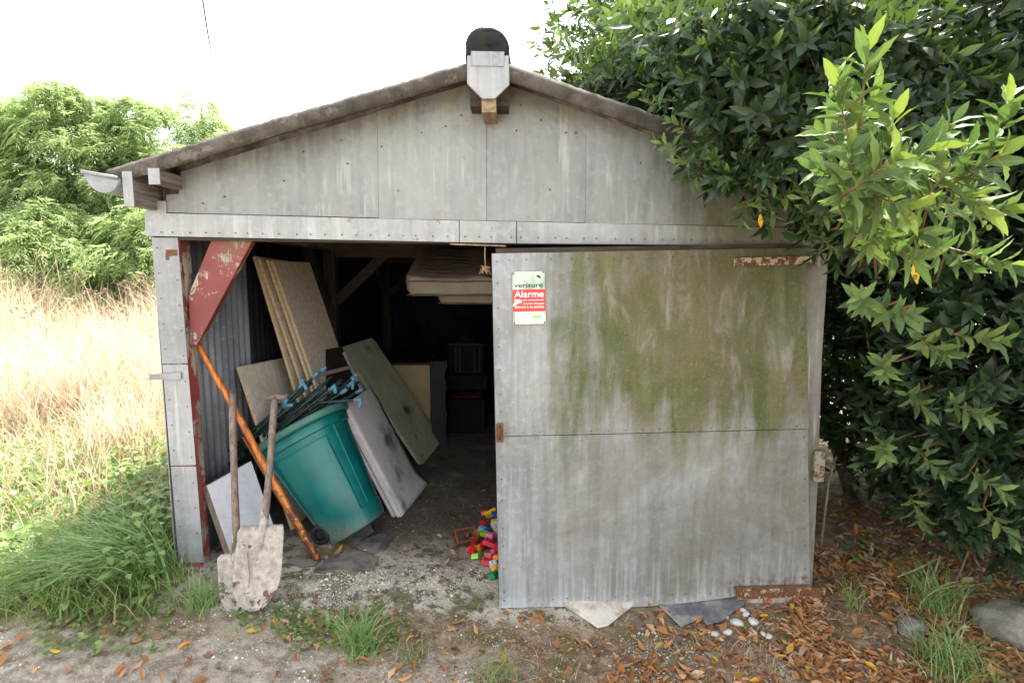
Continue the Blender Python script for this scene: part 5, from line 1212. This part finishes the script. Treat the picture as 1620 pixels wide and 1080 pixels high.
def weeds(name, n, xy, zr, size, label):
    n = len(xy); b_ = np.concatenate([xy, (gnp(xy[:,0], xy[:,1])+RNG.uniform(*zr, n))[:,None]], 1)
    F = rdir(n); F[:,2] *= .35; U = np.array([0,-.2,1.])+RNG.normal(0,.3,(n,3))
    V, T, nv = scatter(leaf_tpl(3, .30, .06, .15), b_, F, U, RNG.uniform(size*.5, size*1.2, n))
    return tag(raw(name, V, T, None, M['weed'], None, np.repeat(RNG.random(n)*.97, nv)), label, 'weeds', None, 'stuff')
weeds('broadleaf_weeds', 0, np.concatenate([poly(1500, ((-140,690),(255,690),(280,860),(-200,900))), poly(700, ((170,760),(270,740),(290,880),(200,920))), poly(750, ((-60,860),(275,850),(255,975),(-60,985)))]), (.02,.30), .062, 'broad-leaved weeds and brambles among the verge grass')
weeds('ground_weeds', 0, np.concatenate([poly(330, ((440,965),(640,965),(640,1035),(450,1030))), poly(320, ((60,950),(280,930),(270,1030),(40,1050))), poly(60, ((360,960),(460,955),(470,1000),(370,1000)))]), (.005,.04), .033, 'small ivy-like weeds creeping over the cracked apron')
weeds('litter_weeds', 0, np.concatenate([poly(55, ((1320,850),(1400,850),(1400,900),(1320,900))), poly(30, ((1400,880),(1500,880),(1500,930),(1420,930)))]), (.01,.07), .04, 'low green seedlings in the shaded leaf litter')

# ------------------------------------------------------------------ gravel, leaf litter, fallen leaves
M['gravel'] = leafmat('apron_gravel', [(0,(.15,.12,.09)),(.35,(.38,.33,.26)),(.7,(.62,.57,.49)),(1,(.80,.77,.71))], .8, .0, (.3,.3,.3), .3)
ico = bmesh.new(); bmesh.ops.create_icosphere(ico, subdivisions=1, radius=1); ico.verts.ensure_lookup_table()
IV = np.array([v.co[:] for v in ico.verts])*np.array([1,.8,.6]); IT = np.array([[v.index for v in f.verts] for f in ico.faces]); ico.free()
xy = np.concatenate([poly(9000, ((400,900),(800,900),(830,975),(330,975))), poly(3000, ((0,985),(900,985),(960,1095),(-80,1095))), poly(4000, ((880,975),(1230,975),(1260,1090),(880,1090)))])
dens = fbm(xy[:,0]*5, xy[:,1]*5, 6, 3); xy = xy[RNG.random(len(xy)) < sstep(.33,.60,dens)]
n = len(xy); b_ = np.concatenate([xy, gnp(xy[:,0], xy[:,1])[:,None]+.001], 1)
F = rdir(n); F[:,2] *= .3
V, T, nv = scatter((IV,IT), b_, F, np.array([0,0,1.])+RNG.normal(0,.3,(n,3)), RNG.uniform(.0016,.0048,n)*np.where(RNG.random(n) < .12, 2.1, 1.0)*RNG.uniform(.6,1.2,n))
tag(raw('gravel', V, T, None, M['gravel'], None, np.repeat(RNG.random(n)*.97, nv), False), 'pale gravel and crumbled aggregate on the apron', 'gravel', None, 'stuff')
# litter mass under the laurel
xy = np.concatenate([poly(4200, ((1285,880),(1640,880),(1700,1095),(1190,1095))), poly(600, ((1000,965),(1330,955),(1330,1090),(960,1095))), poly(1100, ((1280,790),(1640,830),(1660,920),(1280,900)))])
n = len(xy); dens = fbm(xy[:,0]*3.3, xy[:,1]*3.3, 8, 3); k_ = RNG.random(n) < sstep(.28,.52,dens)*.9+.12; xy = xy[k_]; n = len(xy)
b_ = np.concatenate([xy, gnp(xy[:,0], xy[:,1])[:,None]+RNG.uniform(.002,.022,n)[:,None]], 1)
F = rdir(n); F[:,2] *= .14; U = np.array([0,0,1.])+RNG.normal(0,.26,(n,3)); U *= np.where(RNG.random(n) < .35, -1, 1)[:,None]
FT = [leaf_tpl(4, .17, .10, .18, .02), leaf_tpl(4, .13, .22, .34, .03), leaf_tpl(4, .20, .04, -.14, .03), leaf_tpl(5, .16, .02, .05, .05, .85, .12), leaf_tpl(4, .10, .14, .42, .04), leaf_tpl(4, .22, .12, .10, .05, 1.2)]
h_ = n//3
for j in range(1): pass
parts_ = [scatter(FT[j], b_[j::6], F[j::6], U[j::6], RNG.uniform(.028,.080,len(b_[j::6])), RNG.uniform(.7,1.25,len(b_[j::6]))) for j in range(6)]
Vs, Ts, tn, o_ = [], [], [], 0
for V, T, nv in parts_:
    Vs.append(V); Ts.append(T+o_); o_ += len(V); tn.append(np.repeat(RNG.random(len(V)//nv)*.97, nv))
tag(raw('leaf_litter', np.concatenate(Vs), np.concatenate(Ts), None, M['fallen'], None, np.concatenate(tn)), 'thick litter of orange brown laurel leaves under the tree', 'leaf litter', None, 'stuff')
# single fallen leaves
fm = []
for tpl in FT:
    o = raw('fallen_leaf', tpl[0], tpl[1], None, M['fallen']); fm.append(o.data); bpy.data.objects.remove(o)
def fallen(xy, label, group):
    for i, (x, y) in enumerate(xy):
        o = bpy.data.objects.new('fallen_leaf', fm[(i*7) % 6]); C.objects.link(o); s = random.uniform(.045,.085)
        o.location = (x, y, gz(x, y)+.012); o.scale = (s, s, s); o.rotation_euler = (random.uniform(-.35,.35)+(math.pi if i % 3 == 0 else 0), random.uniform(-.3,.3), random.uniform(0,6.28)); tag(o, label, 'leaf', group)
fallen(poly(62, ((-40,950),(480,945),(470,1095),(-80,1095))), 'orange fallen leaf on the ground left of the shovels', 'fallen leaves at the left front')
fallen(poly(75, ((440,950),(880,960),(900,1090),(440,1090))), 'orange fallen leaf on the apron in front of the opening', 'fallen leaves in front of the opening')
fallen(poly(28, ((470,800),(770,760),(780,900),(480,890))), 'fallen leaf on the shed floor between bin and door', 'fallen leaves on the shed floor')
fallen(poly(70, ((890,965),(1250,960),(1280,1090),(880,1090))), 'fallen leaf on the soil below the door', 'fallen leaves below the door')
fallen(poly(50, ((1280,930),(1620,930),(1660,1090),(1240,1090))), 'curled fallen leaf on top of the litter under the laurel', 'fallen leaves on the litter')

xy = np.concatenate([poly(5000, ((1230,900),(1640,880),(1700,1095),(1150,1095))), poly(2600, ((560,960),(1250,965),(1250,1095),(480,1095))), poly(900, ((480,800),(780,780),(790,920),(470,910)))])
n = len(xy); b_ = np.concatenate([xy, gnp(xy[:,0], xy[:,1])[:,None]+RNG.uniform(.001,.006,n)[:,None]], 1); F = rdir(n); F[:,2] *= .15
V, T, nv = scatter(leaf_tpl(2, .28, .05, .1), b_, F, np.array([0,0,1.])+RNG.normal(0,.3,(n,3)), RNG.uniform(.006,.022,n), RNG.uniform(.4,1.3,n))
tag(raw('leaf_crumbs', V, T, None, M['fallen'], None, np.repeat(RNG.random(n)*.9, nv)), 'broken leaf crumbs scattered over soil and apron', 'leaf litter', None, 'stuff')
m = MB()
for x, y in poly(190, ((600,950),(1640,930),(1700,1095),(480,1095))):
    a_ = random.uniform(0,6.28); L_ = random.uniform(.03,.14); p = onground(x, y, .006); d = Vector((math.cos(a_), math.sin(a_), 0))*L_
    m.tube([p, p+d*.5+Vector((0,0,random.uniform(0,.012))), p+d], [.0018,.0022,.0012], 4)
tag(m.build('twig_litter', M['cane'], None, True), 'fine dry twigs and stalks strewn over the ground', 'twigs', None, 'stuff')
